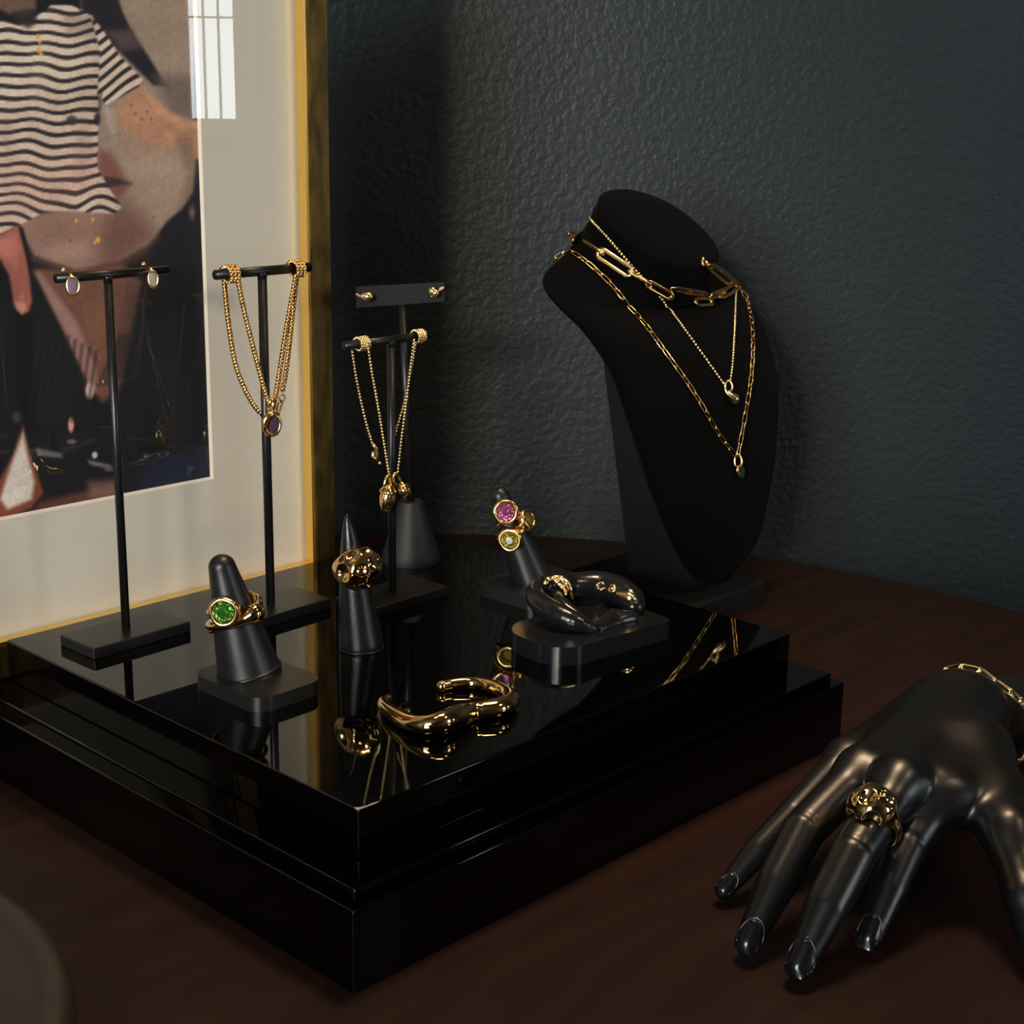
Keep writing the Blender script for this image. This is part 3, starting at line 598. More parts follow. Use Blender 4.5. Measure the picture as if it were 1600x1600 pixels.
# card-topped stand with cone foot
P4 = Z(642, 876, H1); P4[2] = H1; zt = height_at(P4, 458)
e = thing('earring_card_stand', P4, 'black earring stand with a flat card top and cone shaped foot', 'jewelry stand')
lathe('cone_foot', [(.0175, 0), (.0178, .0015), (.0168, .006), (.0075, .036), (.0070, .0375), (.003, .0375)], FOOTM, e, 48, c=tuple(P4), angle=40)
pole_top = onp(628, 466, P4, VIEW)
tube('pole', [P4+np.array([0, 0, .036]), pole_top], .0022, BLACKM, e, 14)
cc = [onp(*q, P4, VIEW) for q in ((556, 447), (694, 440), (694, 470), (557, 480))]
cn = np.array([-.66, -.75, 0]); cn /= np.linalg.norm(cn); cc = [onp(*q, pole_top, cn) for q in ((556, 447), (694, 440), (694, 470), (557, 480))]
obj('card', [q+cn*.0032 for q in cc]+[q+cn*.0018 for q in cc], [(3, 2, 1, 0), (4, 5, 6, 7), (0, 1, 5, 4), (1, 2, 6, 5), (2, 3, 7, 6), (3, 0, 4, 7)], CARD, e, False)
def card_pt(px, py, off): return onp(px, py, pole_top+cn*off, cn)
c = card_pt(575, 462, .006)
e = thing('teardrop_stud', c, 'gold teardrop stud lying sideways at the left of the black card', 'earring', 'drop studs on the card stand')
teardrop('drop', [card_pt(556, 459, .005), card_pt(562, 462, .0055), card_pt(571, 463, .007), card_pt(579, 464, .007), card_pt(583.5, 466, .0065)], (.0003, .0010, .0025, .0026, .0004), GOLDP, e)
obj('backing_bead', *balls_vf([card_pt(572, 469, .0042)], .0008), GOLDP, e); tube('post', [card_pt(574, 464, .0066), card_pt(574, 464, .0022)], .0005, GOLDP, e, 6)
c = card_pt(678, 457, .006)
e = thing('knot_stud', c, 'round gold knot stud with a pink tip at the right of the black card', 'earring', 'drop studs on the card stand')
obj('knot', *balls_vf([card_pt(676, 455, .006), card_pt(681, 458, .0075)], (.0026, .0023), 14, 9), GOLDP, e); tube('post', [card_pt(678, 457, .006), card_pt(678, 457, .0022)], .0005, GOLDP, e, 6)
teardrop('pink_tip', [card_pt(686, 453.5, .006), card_pt(690, 451, .006), card_pt(694, 449, .006)], (.0006, .0010, .0005), SHELLP, e); obj('backing_bead', *balls_vf([card_pt(675, 463, .0042)], .0007), GOLDP, e)

# ================================================================== RING HOLDERS AND RINGS
def finger_holder(base_c, size, rot, root_px, tip_px, r0, r1, label, rc=.009):
    P = np.array([base_c[0], base_c[1], H1]); e = thing('ring_finger_holder', P, label, 'ring holder', 'leaning ring fingers')
    prism('base', rrect(P, size[0], size[1], rc, rot), H1, H1+.0070, MATTE, e, .0028, 6, 40)
    A = Z(*root_px, H1+.0069); T = facing(*tip_px, A); ax = T-A; L = np.linalg.norm(ax); ax /= L; B = basis(ax, np.cross(ax, VIEW))
    prof = [(r0*1.0, -.008), (r0*1.02, -.001)]+[(r0+(r1-r0)*t**1.05, L*t) for t in np.linspace(.03, 1, 14)]+[(r1*math.cos(a), L+r1*.95*math.sin(a)) for a in np.linspace(.15, 1.5, 9)]
    lathe('finger', prof, MATTE, e, 48, B, A); lathe('root_seam', [(r0*1.03, -.0005), (r0*1.05, .0002), (r0*1.02, .0010)], MATTE, e, 48, B, A)
    return e, A, ax, L, lambda t: r0+(r1-r0)*t**1.05
FH1, A1, X1, L1, rad1 = finger_holder(((.0325+.0685)/2, (.157+.105)/2), (.0400, .0515), math.radians(1), (389, 1048), (347, 886), .0150, .0064, 'leaning black ring finger on a square base with a green stone ring')
FH2, A2, X2, L2, rad2 = finger_holder((.2480, .1420), (.040, .046), math.radians(2), (833, 908), (781, 775), .0118, .0054, 'smaller leaning black ring finger at the back with three stone rings')
def ring_path(C, ax, R, face, n=64, lift=None, squash=1.0):
    ax = ax/np.linalg.norm(ax); f = face-ax*(face@ax); f /= np.linalg.norm(f); s = np.cross(ax, f)
    th = np.linspace(-math.pi, math.pi, n+1)[:-1]
    return np.array([C+R*(f*math.cos(t)+s*math.sin(t))+ax*(lift(t) if lift else 0) for t in th]), f, s, th
def band(name, P, R, m, e, seg=10): return tube(name, P, R, m, e, seg, True)
FACE = -VIEW
def on_finger(A, ax, L, px, py):
    # parameter along the finger whose axis passes nearest pixel row
    best = min(np.linspace(0, 1.1, 400), key=lambda t: abs((lambda d: 800-F_PX*(d@UP)/(d@FW))(A+ax*L*t-CAM)-py)); return best
def gem_ring(A, ax, L, rf, py, face, stone_off, br, m, label, name, lift, rw=.0011, extra=0.0):
    t = on_finger(A, ax, L, 0, py); C = A+ax*L*t; R = rf(t)+rw*.95
    e = thing(name, C, label, 'ring', 'gold rings on the black ring fingers')
    P, f, s, th = ring_path(C, ax, R, face, 64, lift); rr = rw*(1+.35*np.cos(th)**2)
    band('band', P, rr, GOLD, e)
    c = C+f*(R+br*.35)+ax*(lift(0)+stone_off); B = basis(f+ax*.12, s)
    bezel('bezel', c, B, br, br*1.0, .001, br*.42, GOLD, e, .05); gem('gem', c+f*br*.10, B, br*.66, br*.68, br*.6, m, e, 10)
    return e, C, R, f, s
face1 = FACE+RT*-.06
gem_ring(A1, X1, L1, rad1, 949, face1, .0038, .0070, GEM_G, 'gold ring with a round green stone, upper ring on the near finger', 'green_stone_ring', lambda t: -.0012*math.cos(t)-.0016*math.sin(2*t), .0013)
t = on_finger(A1, X1, L1, 0, 962); C = A1+X1*L1*t; R = rad1(t)+.0018
e = thing('wave_ring', C, 'plain flowing gold ring with a bulb, below the green stone ring', 'ring', 'gold rings on the black ring fingers')
P, f, s, th = ring_path(C, X1, R, FACE, 96, lambda a: .0030*math.sin(a-.3)*(1 if a > -2.6 else 1)-.0012*math.sin(2*a)+.0010)
side = (1 if s@RT > 0 else -1); bump = np.exp(-((th-side*.95)/.33)**2)
P = P+f*0; P = P+np.outer(bump, (f*.35+s*side*.75)*.0016); band('band', P, .0021+.0026*bump+.0004*np.cos(th), GOLDM, e, 12)
P2, *_ = ring_path(C, X1, R+.0002, FACE, 96, lambda a: -.0026+.0016*math.sin(a*side+.8)+.0012*math.cos(2*a)); band('twisted_strand', P2, .0011, GOLDM, e, 10)
# three rings of the back finger
gem_ring(A2, X2, L2, rad2, 815, FACE+RT*.10, .0055, .0070, GEM_P, 'gold ring with a pink violet stone, topmost on the back finger', 'pink_stone_ring', lambda a: -.0020+.0052*math.cos(a)*(math.cos(a) > 0), .0011)
gem_ring(A2, X2, L2, rad2, 832, FACE+RT*-.22, -.0002, .0066, GEM_O, 'gold ring with a round olive green stone, lowest on the back finger', 'olive_stone_ring', lambda a: .0012*math.sin(2*a), .0012)
gem_ring(A2, X2, L2, rad2, 824, RT*.95+FACE*.42, .0012, .0062, GEM_O, 'gold ring with an olive stone turned sideways on the back finger', 'sideways_stone_ring', lambda a: .0012*math.cos(a), .0011)
# sharp cone and its molten ring
PC = (Z(530, 1012, H1)+Z(600, 1012, H1))/2; PC[2] = H1; AP = facing(542, 803, PC)
e = thing('ring_cone', PC, 'sharp pointed black ring cone standing in the middle of the plinth', 'ring holder')
ax = AP-PC; Lc = np.linalg.norm(ax); B = basis(ax, np.cross(ax, VIEW)); rc0 = np.linalg.norm(Z(530, 1012, H1)-Z(600, 1012, H1))/2
prof = [(rc0*.96, .0), (rc0, .0012)]+[(rc0*(1-t)**.62+.0002, Lc*t) for t in np.linspace(.05, .985, 26)]+[(.0004, Lc)]
v, f = lathe_vf(prof, 56); v = xf(v, B, PC); v[:, 2] = np.maximum(v[:, 2], H1+.0001)
obj('cone_body', v, f, CONEM, e); lathe('base_rim', [(rc0*.9, .0001), (rc0*1.02, .0001), (rc0*1.02, .0009), (rc0*.98, .0012)], CONEM, e, 48, c=tuple(PC))
Cr = facing(562, 884, PC); axc = ax/Lc; fd = FACE+RT*.55; fd /= np.linalg.norm(fd); sd = np.cross(axc, fd)
e = thing('molten_ring', Cr, 'chunky hammered gold dome ring on the pointed cone', 'ring')
tcone = (Cr-PC)@axc/Lc; rin = rc0*(1-tcone)**.62+.0004; Crx = PC+axc*Lc*tcone
def f_ring(P):
    q = P-Crx; a = q@axc; x = q@fd; y = q@sd; rad = np.hypot(x, y)
    d = np.hypot(rad-(rin+.0014), a*.62)-.0019
    blob = np.sqrt(((x-.0080)/.95)**2+((y-.0006)/1.05)**2+((a-.0006)/1.0)**2)-.0108
    d = smin(d, blob, .007)
    d = d+.00035*np.sin(x*700+a*300)*np.sin(y*620-a*500)*np.clip(x*120, 0, 1)
    for (dx, dy, da, r) in ((.0200, -.0030, .0030, .0036), (.0200, .0048, -.0028, .0034), (.0120, -.0135, .0010, .0062), (.0170, .0005, -.0095, .0042), (.0140, -.0055, .0120, .0050), (.0160, .0100, .0055, .0044), (.0130, .0040, .0130, .0046), (.0070, .0140, -.0040, .0050)):
        d = smax(d, r-np.sqrt((x-dx)**2+(y-dy)**2+(a-da)**2), .0012)
    return smax(d, rin-rad, .0005)
sdf_obj('ring_body', f_ring, Crx-.020, Crx+.020, .00042, GOLDM, e)

# ================================================================== CUFF BRACELET
cp = [(690, 1072, .0026), (712, 1068, .0028), (742, 1067, .0030), (770, 1073, .0033), (792, 1084, .0038), (797, 1095, .0043), (784, 1104, .0046), (760, 1109, .0044), (738, 1113, .0040), (716, 1120, .0052), (694, 1129, .0056), (668, 1133, .0050), (642, 1129, .0042), (620, 1119, .0036), (604, 1107, .0031), (599, 1098, .0028), (606, 1092, .0024)]
P = np.array([[*Z(a, b, H1+r)[:2], H1+r, r] for a, b, r in cp]); Q = catmull(P, 130)
e = thing('cuff_bracelet', (*Q[65][:2], H1), 'sculptural gold open cuff bracelet lying on the plinth', 'bracelet')
seg = 20; v, f = tube_vf(Q[:, :3], Q[:, 3], seg); v = np.array(v); tt = np.repeat(np.arange(130), seg)[:len(v)]; ang = np.tile(np.arange(seg), 130)/seg*2*math.pi
rip = .00045*np.sin(2*ang+tt*.11)*np.clip((tt-40)/20, 0, 1)*np.clip((115-tt)/20, 0, 1); cen = Q[tt, :3]; nn = v-cen; nn /= np.linalg.norm(nn, axis=1)[:, None]+1e-9
v = v+nn*rip[:, None]; v[:, 2] = np.maximum(v[:, 2], H1+.0001)
obj('cuff_body', v, f, GOLDM, e)
for q, d in ((Q[0], Q[0]-Q[1]), (Q[-1], Q[-1]-Q[-2])): obj('rounded_end', *balls_vf([q[:3]], q[3]*.99, 14, 9), GOLDM, e)

# ================================================================== EAR DISPLAY
EZ = H1+.0098
e = thing('ear_display', (.212, .066, H1), 'glossy black silicone ear display on a rounded base', 'jewelry display')
prism('base', rrect((.2130, .0675), .0800, .0475, (.006, .018, .017, .005), math.radians(-6), 14), H1, EZ, RUBBER, e, .0012, 3, 40)
def Ez(px, py, dz): return Z(px, py, EZ+dz)
hel = [(926, 982, .0015, .0030), (905, 974, .0045, .0048), (880, 964, .0068, .0058), (856, 952, .0085, .0060), (840, 938, .0100, .0056), (836, 924, .0115, .0048), (846, 914, .0125, .0044), (862, 910, .0128, .0044), (882, 914, .0115, .0050)]
hel = catmull(np.array([[*Ez(a, b, c), r] for a, b, c, r in hel]), 26)
back = catmull(np.array([[*Ez(a, b, c), r] for a, b, c, r in [(882, 916, .0100, .0058), (905, 916, .0085, .0075), (935, 916, .0080, .0082), (963, 922, .0075, .0082), (984, 936, .0055, .0075), (990, 948, .0030, .0062)]]), 16)
anti = catmull(np.array([[*Ez(a, b, c), r] for a, b, c, r in [(868, 928, .0075, .0042), (872, 940, .0065, .0046), (884, 952, .0045, .0044), (900, 962, .0025, .0036)]]), 10)
trag = [Ez(936, 982, 0), Ez(956, 956, .0052), Ez(986, 966, .001)]
def f_ear(P):
    d = np.full(P.shape[:-1], 1e3)
    for C_, k in ((hel, .001), (back, .002), (anti, .001)):
        g = np.full(P.shape[:-1], 1e3)
        for i in range(len(C_)-1): g = np.minimum(g, cap(P, C_[i, :3], C_[i+1, :3], C_[i, 3], C_[i+1, 3]))
        d = smin(d, g, .0026)
    g = np.minimum(cap(P, trag[0], trag[1], .0022, .0020), cap(P, trag[1], trag[2], .0020, .0024)); g = smin(g, cap(P, trag[0], trag[2], .0030, .0030), .006); d = smin(d, g, .003)
    bowl = cap(P, Ez(905, 945, -.001), Ez(935, 952, -.001), .0062, .0058); fl = P[..., 2]-(EZ+.0022)
    rim = cap(P, Ez(880, 945, -.004), Ez(965, 945, -.004), .012, .010); d = smin(d, smax(rim, fl, .002), .003)
    d = smax(d, .0046-np.linalg.norm((P-Ez(922, 950, .0042))*np.array([.75, .9, 1]), axis=-1), .003)
    return smax(d, (EZ-.002)-P[..., 2], .0005)
sdf_obj('ear', f_ear, (.160, .030, EZ-.003), (.275, .115, EZ+.022), .00075, RUBBER, e)
ear_ob = [o for o in bpy.data.objects if o.name == 'ear'][0]; EB = bvh_of(ear_ob)
def hit(bvh, px, py):
    d = ray(px, py); d = d/np.linalg.norm(d); r = bvh.ray_cast(Vector(CAM), Vector(d))
    if r[0] is None: return None, None
    n = np.array(r[1]); return np.array(r[0]), (n if n@d < 0 else -n)
def surf(bvh, pts, off, n=60):
    q = catmull(np.array(pts, float), n); out = []; nr = []; last = None
    for a, b in q:
        L, N = hit(bvh, a, b)
        if L is None:
            d = ray(a, b); ref = last if last is not None else hit_any(bvh, q); P = CAM+d*((ref-CAM)@FW); r = bvh.find_nearest(Vector(P)); L, N = np.array(r[0]), np.array(r[1])
        out.append(L+N*off); nr.append(N); last = L
    return np.array(out), np.array(nr)
def hit_any(bvh, q):
    for a, b in q:
        L, N = hit(bvh, a, b)
        if L is not None: return L
    return CAM+FW*.8
def ear_cuff(pts, rads, label):
    Q, N = surf(EB, pts, .0016, 40); R = catmull(np.array(rads)[:, None], 40)[:, 0]*(1+.16*np.sin(np.arange(40)*.9))
    Q = resample(np.hstack([Q, R[:, None]]), .0006); Q[1:-1, :3] = (Q[:-2, :3]+Q[1:-1, :3]+Q[2:, :3])/3; Q[2:-2, :3] = (Q[1:-3, :3]+Q[2:-2, :3]+Q[3:-1, :3])/3
    e = thing('ear_cuff', Q[len(Q)//2, :3], label, 'earring', 'gold ear cuffs')
    tube('cuff_band', Q[:, :3], Q[:, 3], GOLDP, e, 12); obj('end_bead', *balls_vf([Q[0, :3], Q[-1, :3]], Q[[0, -1], 3]*1.1, 10, 7), GOLDP, e)
ear_cuff([(848, 914), (853, 908), (862, 906), (871, 911), (878, 922), (882, 933)], (.0011, .0014, .0014, .0013, .0012, .0008), 'irregular gold cuff at the far left of the black ear')
ear_cuff([(866, 904), (875, 905), (885, 912), (889, 921), (893, 931), (896, 941)], (.0011, .0014, .0017, .0014, .0011, .0007), 'second gold cuff over the ear rim, nearer the small studs')
for (a, b, flip, lab) in ((939.5, 916, 0, 'tiny open gold stud on the black ear, left of the pair'), (957, 920, 1, 'tiny twisted gold stud on the black ear, right of the pair')):
    L, N = hit(EB, a, b); e = thing('tiny_stud', L, lab, 'earring', 'tiny gold studs on the ear'); B = basis(N, RT)
    th = np.linspace(.5+flip*2.4, 5.9+flip*2.4, 26); q = [(.0020*math.cos(t), .0019*math.sin(t), .0006+.0002*math.sin(3*t)) for t in th]
    tube('open_loop', xf(q, B, L), .0005+.0003*np.abs(np.sin(np.arange(26)*.4)), GOLDP, e, 8)
    if flip: tube('cross_strand', xf([(-.0018, .0006, .0008), (0, 0, .0013), (.0016, -.0004, .0008)], B, L), .0006, GOLDP, e, 8)
    tube('post', xf([(-.0010*(1 if flip else -1)*-1, .0016, .0006), (-.0010, .0016, -.002)], B, L), .0003, GOLDP, e, 6)
q = [hit(EB, a, b) for a, b in ((962, 934), (968, 930.5), (978, 933), (987, 938), (996, 943))]
e = thing('drop_stud', q[2][0], 'curved gold drop stud on the lobe of the black ear', 'earring')
teardrop('drop', [a[0]+a[1]*r for a, r in zip(q, (.0005, .0012, .0022, .0026, .0012))], (.0004, .0014, .0026, .0029, .0008), GOLDP, e); tube('post', [q[2][0]+q[2][1]*.001, q[2][0]-q[2][1]*.003], .0004, GOLDP, e, 6)

# ================================================================== NECKLACE BUST
XB = .460
bc = [Z(979, 868, .015), Z(894, 897, .015), Z(1187, 906, .015)]
e = thing('necklace_bust', (XB, .20, 0), 'black velvet necklace bust facing right, behind the plinth', 'bust')
bx = (min(bc[1][0], .412)+.496)/2
prism('base', rrect((.4545, .203), .084, .112, .004, math.radians(1)), 0, .015, BOARD, e, .002, 2)
# sections: pixel of centre, tilt towards the front, half width, front depth, back depth
SEC = [(1030, 357, 33, .0440, .0440, .0440), (1021, 374, 33, .0432, .0435, .0435), (1012, 391, 33, .0440, .0440, .0430), (1003, 405, 33, .0500, .0480, .0400), (996, 416, 30, .0660, .0460, .0330), (993, 430, 25, .0870, .0410, .0270), (1003, 447, 20, .0925, .0380, .0240),
       (1024, 472, 13, .0910, .0350, .0230), (1050, 503, 8, .0870, .0320, .0210), (1080, 560, 3, .0810, .0290, .0200), (1097, 620, 0, .0780, .0270, .0190), (1108, 700, 0, .0690, .0240, .0170), (1114, 760, 0, .0610, .0210, .0150), (1121, 840, 0, .0450, .0160, .0110), (1121, 878, 0, .0320, .0110, .0080), (1118, 900, 0, .0180, .0060, .0050), (1116, 908, 0, .0060, .0030, .0025)]
rows = []
for a, b, tl, wd, df, db in SEC: q = onx(a, b, XB); rows.append((q[1], q[2], math.radians(tl), wd, df, db))
rows = catmull(np.array(rows), 90); NS = 72; v = []; f = []
for (y, z, tl, wd, df, db) in rows:
    for k in range(NS):
        a = 2*math.pi*k/NS; ca, sa = math.cos(a), math.sin(a); fx = math.copysign(abs(ca)**.92, ca)*wd; d = (df if sa > 0 else db)*math.copysign(abs(sa)**.92, sa)
        v.append((XB+fx, y-d*math.cos(tl), z-d*math.sin(tl)))
for i in range(len(rows)-1):
    for k in range(NS): f.append((i*NS+k, (i+1)*NS+k, (i+1)*NS+(k+1) % NS, i*NS+(k+1) % NS))
f.append(tuple((len(rows)-1)*NS+k for k in range(NS))[::-1])
y, z, tl, *_ = rows[0]; n_ = np.array([0, -math.sin(tl), math.cos(tl)])
b0 = len(v); cen = np.array([XB, y, z])
for s_, up_ in ((.90, .0022), (.6, .0034), (.3, .0040)):
    for k in range(NS): v.append(cen+(np.array(v[k])-cen)*s_+n_*up_)
rings = [0, b0, b0+NS, b0+2*NS]
for i in range(3):
    for k in range(NS): f.append((rings[i+1]+k, rings[i]+k, rings[i]+(k+1) % NS, rings[i+1]+(k+1) % NS))
v.append(cen+n_*.0042); f += [(len(v)-1, rings[3]+k, rings[3]+(k+1) % NS) for k in range(NS)]
bust = obj('bust_form', v, f, VELVET, e); BB = bvh_of(bust)
seam = [np.array(v[6*NS+k]) for k in range(NS)]; cs = np.mean(seam, axis=0); tube('neck_seam', [cs+(q-cs)*1.004 for q in seam], .0006, VELVET, e, 6, True)
# upright support board behind
pan = [(941, 552), (977, 842), (983, 886), (1086, 911), (1100, 860), (1080, 700), (1040, 560)]
pp = [onx(a, b, XB-.016) for a, b in pan]; pp[2][2] = pp[3][2] = .0152
bm = bmesh.new(); A_ = [bm.verts.new((XB-.016, q[1], q[2])) for q in pp]; B_ = [bm.verts.new((XB-.006, q[1], q[2])) for q in pp]; bm.faces.new(A_); bm.faces.new(B_[::-1]); n = len(pp)
for i in range(n): bm.faces.new((A_[i], B_[i], B_[(i+1) % n], A_[(i+1) % n]))
bm_obj('support_board', bm, BOARD, e)
# thick paperclip chain
LK = mesh('paperclip_link', *link_vf(.0165, .0072, .00125, 8)); LK.materials.append(GOLD)
LKB = mesh('long_paperclip_link', *link_vf(.026, .0094, .0015, 8)); LKB.materials.append(GOLDP)
e = thing('paperclip_choker', onx(1095, 478, XB), 'thick gold paperclip link necklace around the neck of the bust', 'necklace')
LN = [((874, 387), (904, 381), 0), ((899, 377), (926, 393), 1), ((914, 381), (949, 401), 0), ((936, 394), (992, 429), 2), ((981, 421), (1019, 443), 0), ((1007, 438), (1048, 465), 1), ((1033, 456), (1090, 475), 0), ((1076, 471), (1110, 480), 1), ((1101, 477), (1129, 466), 0), ((1119, 472), (1149, 451), 1), ((1141, 456), (1150, 427), 0), ((1149, 430), (1126, 390), 1)]
def near(px, py, off):
    L, N = hit(BB, px, py)
    if L is None:
        d = ray(px, py); P = CAM+d*((onx(px, py, XB)-CAM)@FW)/(d@FW); r = BB.find_nearest(Vector(P)); L, N = np.array(r[0]), np.array(r[1])
    return L+N*off, N
for a, b, k in LN:
    A, n1 = near(*a, .0038); Bq, n2 = near(*b, .0038); n = (n1+n2)/np.linalg.norm(n1+n2)
    for q in (.25, .5, .75):          # lift the link clear of the velvet
        M_ = A+(Bq-A)*q; r = BB.find_nearest(Vector(M_)); dd = (M_-np.array(r[0]))@n
        if dd < .0026: A = A+n*(.0026-dd); Bq = Bq+n*(.0026-dd)
    link_at('link', LKB if k == 2 else LK, .026 if k == 2 else .0165, A, Bq, n, k > 0, None, e)
# the same chain round the back of the neck
bk = [near(872, 383, .0026)[0]]; yb_, zb_, tb_, wb_, dfb, dbb = rows[int(len(rows)*3.3/16)]
for a in np.linspace(math.pi*1.12, math.pi*1.86, 9): bk.append(np.array([XB+math.cos(a)*(wb_+.003), yb_-math.sin(a)*(dbb+.004)*math.cos(tb_), zb_-math.sin(a)*(dbb+.004)*math.sin(tb_)-.016]))
bk.append(near(1126, 390, .0026)[0]); bk = resample(bk, .0135)
for i in range(len(bk)-1):
    A, Bq = bk[i], bk[i+1]; d = (Bq-A)/np.linalg.norm(Bq-A); r = BB.find_nearest(Vector((A+Bq)/2)); link_at('link', LK, .0165, A-d*.0014, Bq+d*.0014, np.array(r[1]), i % 2 == 0, None, e)
yk = onx(905, 500, XB)[1]-.004
tl_ = [ony(893, 480, yk), ony(901, 496, yk), ony(911, 508, yk), ony(920, 518, yk), ony(934, 533, yk)]
for i in range(4): link_at('tail_link', LK, .0165, tl_[i]-.06*(tl_[i+1]-tl_[i]), tl_[i+1]+.06*(tl_[i+1]-tl_[i]), -VIEW+RT*(.7 if i % 2 else -.7), True, None, e)
tube('tail_ring', [tl_[-1]+np.array([.0022*math.cos(a)*RT[0], .0022*math.cos(a)*RT[1], .0022*math.sin(a)-.001]) for a in np.linspace(0, 6.28, 17)[:-1]], .0006, GOLD, e, 6, True)
tube('tail_bar', [ony(891, 478, yk), ony(897, 489, yk)], .0008, GOLD, e, 8)
# ball chain with drop
e = thing('drop_pendant_necklace', near(1137, 610, .002)[0], 'thin gold ball chain with a smooth drop pendant on the bust', 'necklace')
Lp, _ = surf(BB, [(921, 340), (950, 370), (985, 411), (1010, 440), (1035, 470), (1062, 507), (1090, 546), (1115, 581), (1128, 599)], .0010, 120)
Rp, _ = surf(BB, [(1139, 598), (1143, 566), (1146, 520), (1148, 480), (1149, 452)], .0010, 60)
o = obj('chain', *balls_vf(np.vstack([resample(Lp, .0024), resample(Rp, .0024)]), .00112, 7, 5), GOLDP, e); o['kind'] = 'stuff'
c, n = near(1134, 605, .0022); tube('bail', [c+RT*.0024*math.cos(a)+UP*.0036*math.sin(a)+n*.0002 for a in np.linspace(0, 6.283, 21)[:-1]], .0009, GOLDP, e, 8, True)
teardrop('drop', [near(*q, r)[0] for q, r in (((1129, 605), .0016), ((1132, 614), .002), ((1137, 620), .003), ((1142, 625), .0034), ((1146, 630), .003))], (.0006, .0014, .0026, .0034, .0010), GOLDP, e)
# fine paperclip chain
FL = mesh('fine_link', *link_vf(.0092, .0037, .00042, 6)); FL.materials.append(GOLD)
e = thing('fine_link_necklace', near(1149, 720, .002)[0], 'long fine gold paperclip chain with a twisted stone pendant on the bust', 'necklace')
for path in ([(852, 402), (862, 393), (880, 390), (905, 403), (930, 423), (955, 447), (985, 484), (1012, 516), (1040, 554), (1070, 595), (1096, 636), (1122, 680), (1146, 711)], [(1150, 711), (1156, 680), (1164, 635), (1171, 590), (1174, 550), (1173, 510), (1168, 480), (1160, 452), (1153, 437)]):
    Q, N = surf(BB, path, .0014, 160); A = resample(np.hstack([Q, N]), .0070)
    for i in range(len(A)-1):
        a, b = A[i, :3], A[i+1, :3]; d = (b-a)/np.linalg.norm(b-a); link_at('link', FL, .0088, a-d*.0011, b+d*.0011, A[i, 3:], i % 2 == 0, None, e)
c, n = near(1149, 720, .0022); tube('loop', [c+RT*.0024*math.cos(a)+UP*.0042*math.sin(a) for a in np.linspace(0, 6.283, 21)[:-1]], .0009, GOLD, e, 8, True)
teardrop('twist', [near(*q, .0025)[0] for q in ((1154, 724), (1152, 730), (1147, 734), (1150, 740), (1154, 747))], (.0009, .0012, .0013, .0016, .0005), GOLDP, e)
c, n = near(1156, 738, .0022); gem('gem', c, basis(n, RT), .0022, .0042, .003, GEM_D, e, 8)

# ================================================================== MANNEQUIN HAND
J = {k: Z(*q) for k, q in dict(pt=(1131, 1391, .0064), pd=(1186, 1333, .0200), pP=(1240, 1272, .0320), pM=(1322, 1185, .0440), rt=(1168, 1474, .0075), rd=(1212, 1382, .0260), rP=(1256, 1297, .0410), rM=(1346, 1206, .0540),
     mt=(1248, 1510, .0078), md=(1292, 1418, .0270), mP=(1333, 1335, .0410), mM=(1406, 1224, .0560), it=(1358, 1466, .0078), id=(1388, 1392, .0230), iP=(1418, 1320, .0350), iM=(1472, 1240, .0500),
     tt=(1626, 1500, .0090), tI=(1602, 1400, .0260), tM=(1576, 1300, .0420), tC=(1532, 1180, .0520)).items()}
for k in 'prmi': J[k+'d'] = J[k+'t']*.50+J[k+'P']*.50+np.array([0, 0, .0012])
W1, W2_, W3_ = Z(1450, 1108, .0505), Z(1498, 1101, .0540), Z(1540, 1116, .0510); WC = Z(1503, 1112, .0460)
FA1 = WC+np.array([.030, .004, -.010]); FA2 = WC+np.array([.085, .014, -.027])
def f_hand(P):
    pal = None
    for m, w_, r0, r1 in (('pM', W1, .0090, .0125), ('rM', W1*.6+W2_*.4, .0104, .0135), ('mM', W2_, .0112, .0140), ('iM', W2_*.35+W3_*.65, .0108, .0135)):
        g = cap(P, J[m], w_, r0, r1); pal = g if pal is None else smin(pal, g, .009)
    mid = (J['rM']+J['mM']+WC)/3-np.array([0, 0, .010]); pal = smin(pal, cap(P, mid, WC-np.array([0, 0, .006]), .012, .016), .014)
    arm = smin(cap(P, WC, FA1, .0175, .0170), cap(P, FA1, FA2, .0170, .0180), .01); pal = smin(pal, arm, .016)
    th = smin(cap(P, J['tC'], J['tM'], .0150, .0098), cap(P, J['iM']-np.array([0, 0, .004]), J['tM']*.55+J['tC']*.45, .0075, .0085), .012); pal = smin(pal, th, .018)
    d = pal
    for k, r in (('p', (.0042, .0063, .0070, .0080)), ('r', (.0054, .0083, .0088, .0096)), ('m', (.0057, .0089, .0092, .0100)), ('i', (.0053, .0079, .0086, .0096))):
        g = np.minimum(np.minimum(cap(P, J[k+'t'], J[k+'d'], r[0], r[1]), cap(P, J[k+'d'], J[k+'P'], r[1], r[2])), cap(P, J[k+'P'], J[k+'M'], r[2], r[3]))
        d = np.minimum(d, smin(pal, g, .0075))
    g = smin(cap(P, J['tt'], J['tI'], .0072, .0090), cap(P, J['tI'], J['tM'], .0090, .0100), .003); d = np.minimum(d, smin(pal, g, .010))
    for k in 'rmi':    # knuckle creases
        ax = J[k+'M']-J[k+'P']; ax = ax/np.linalg.norm(ax); q = P-J[k+'P']; a = q@ax
        d = d+.00055*np.exp(-((a-.001)/.0011)**2)*np.clip(q[..., 2]*200, 0, 1)*(np.linalg.norm(q, axis=-1) < .014)
    return smax(d, .0006-P[..., 2], .0008)
allp = np.array([*J.values(), W1, W2_, W3_, FA1, FA2])
e = thing('mannequin_hand', (*J['mM'][:2], 0), 'black mannequin hand resting on its fingertips on the table, at right', 'mannequin hand')
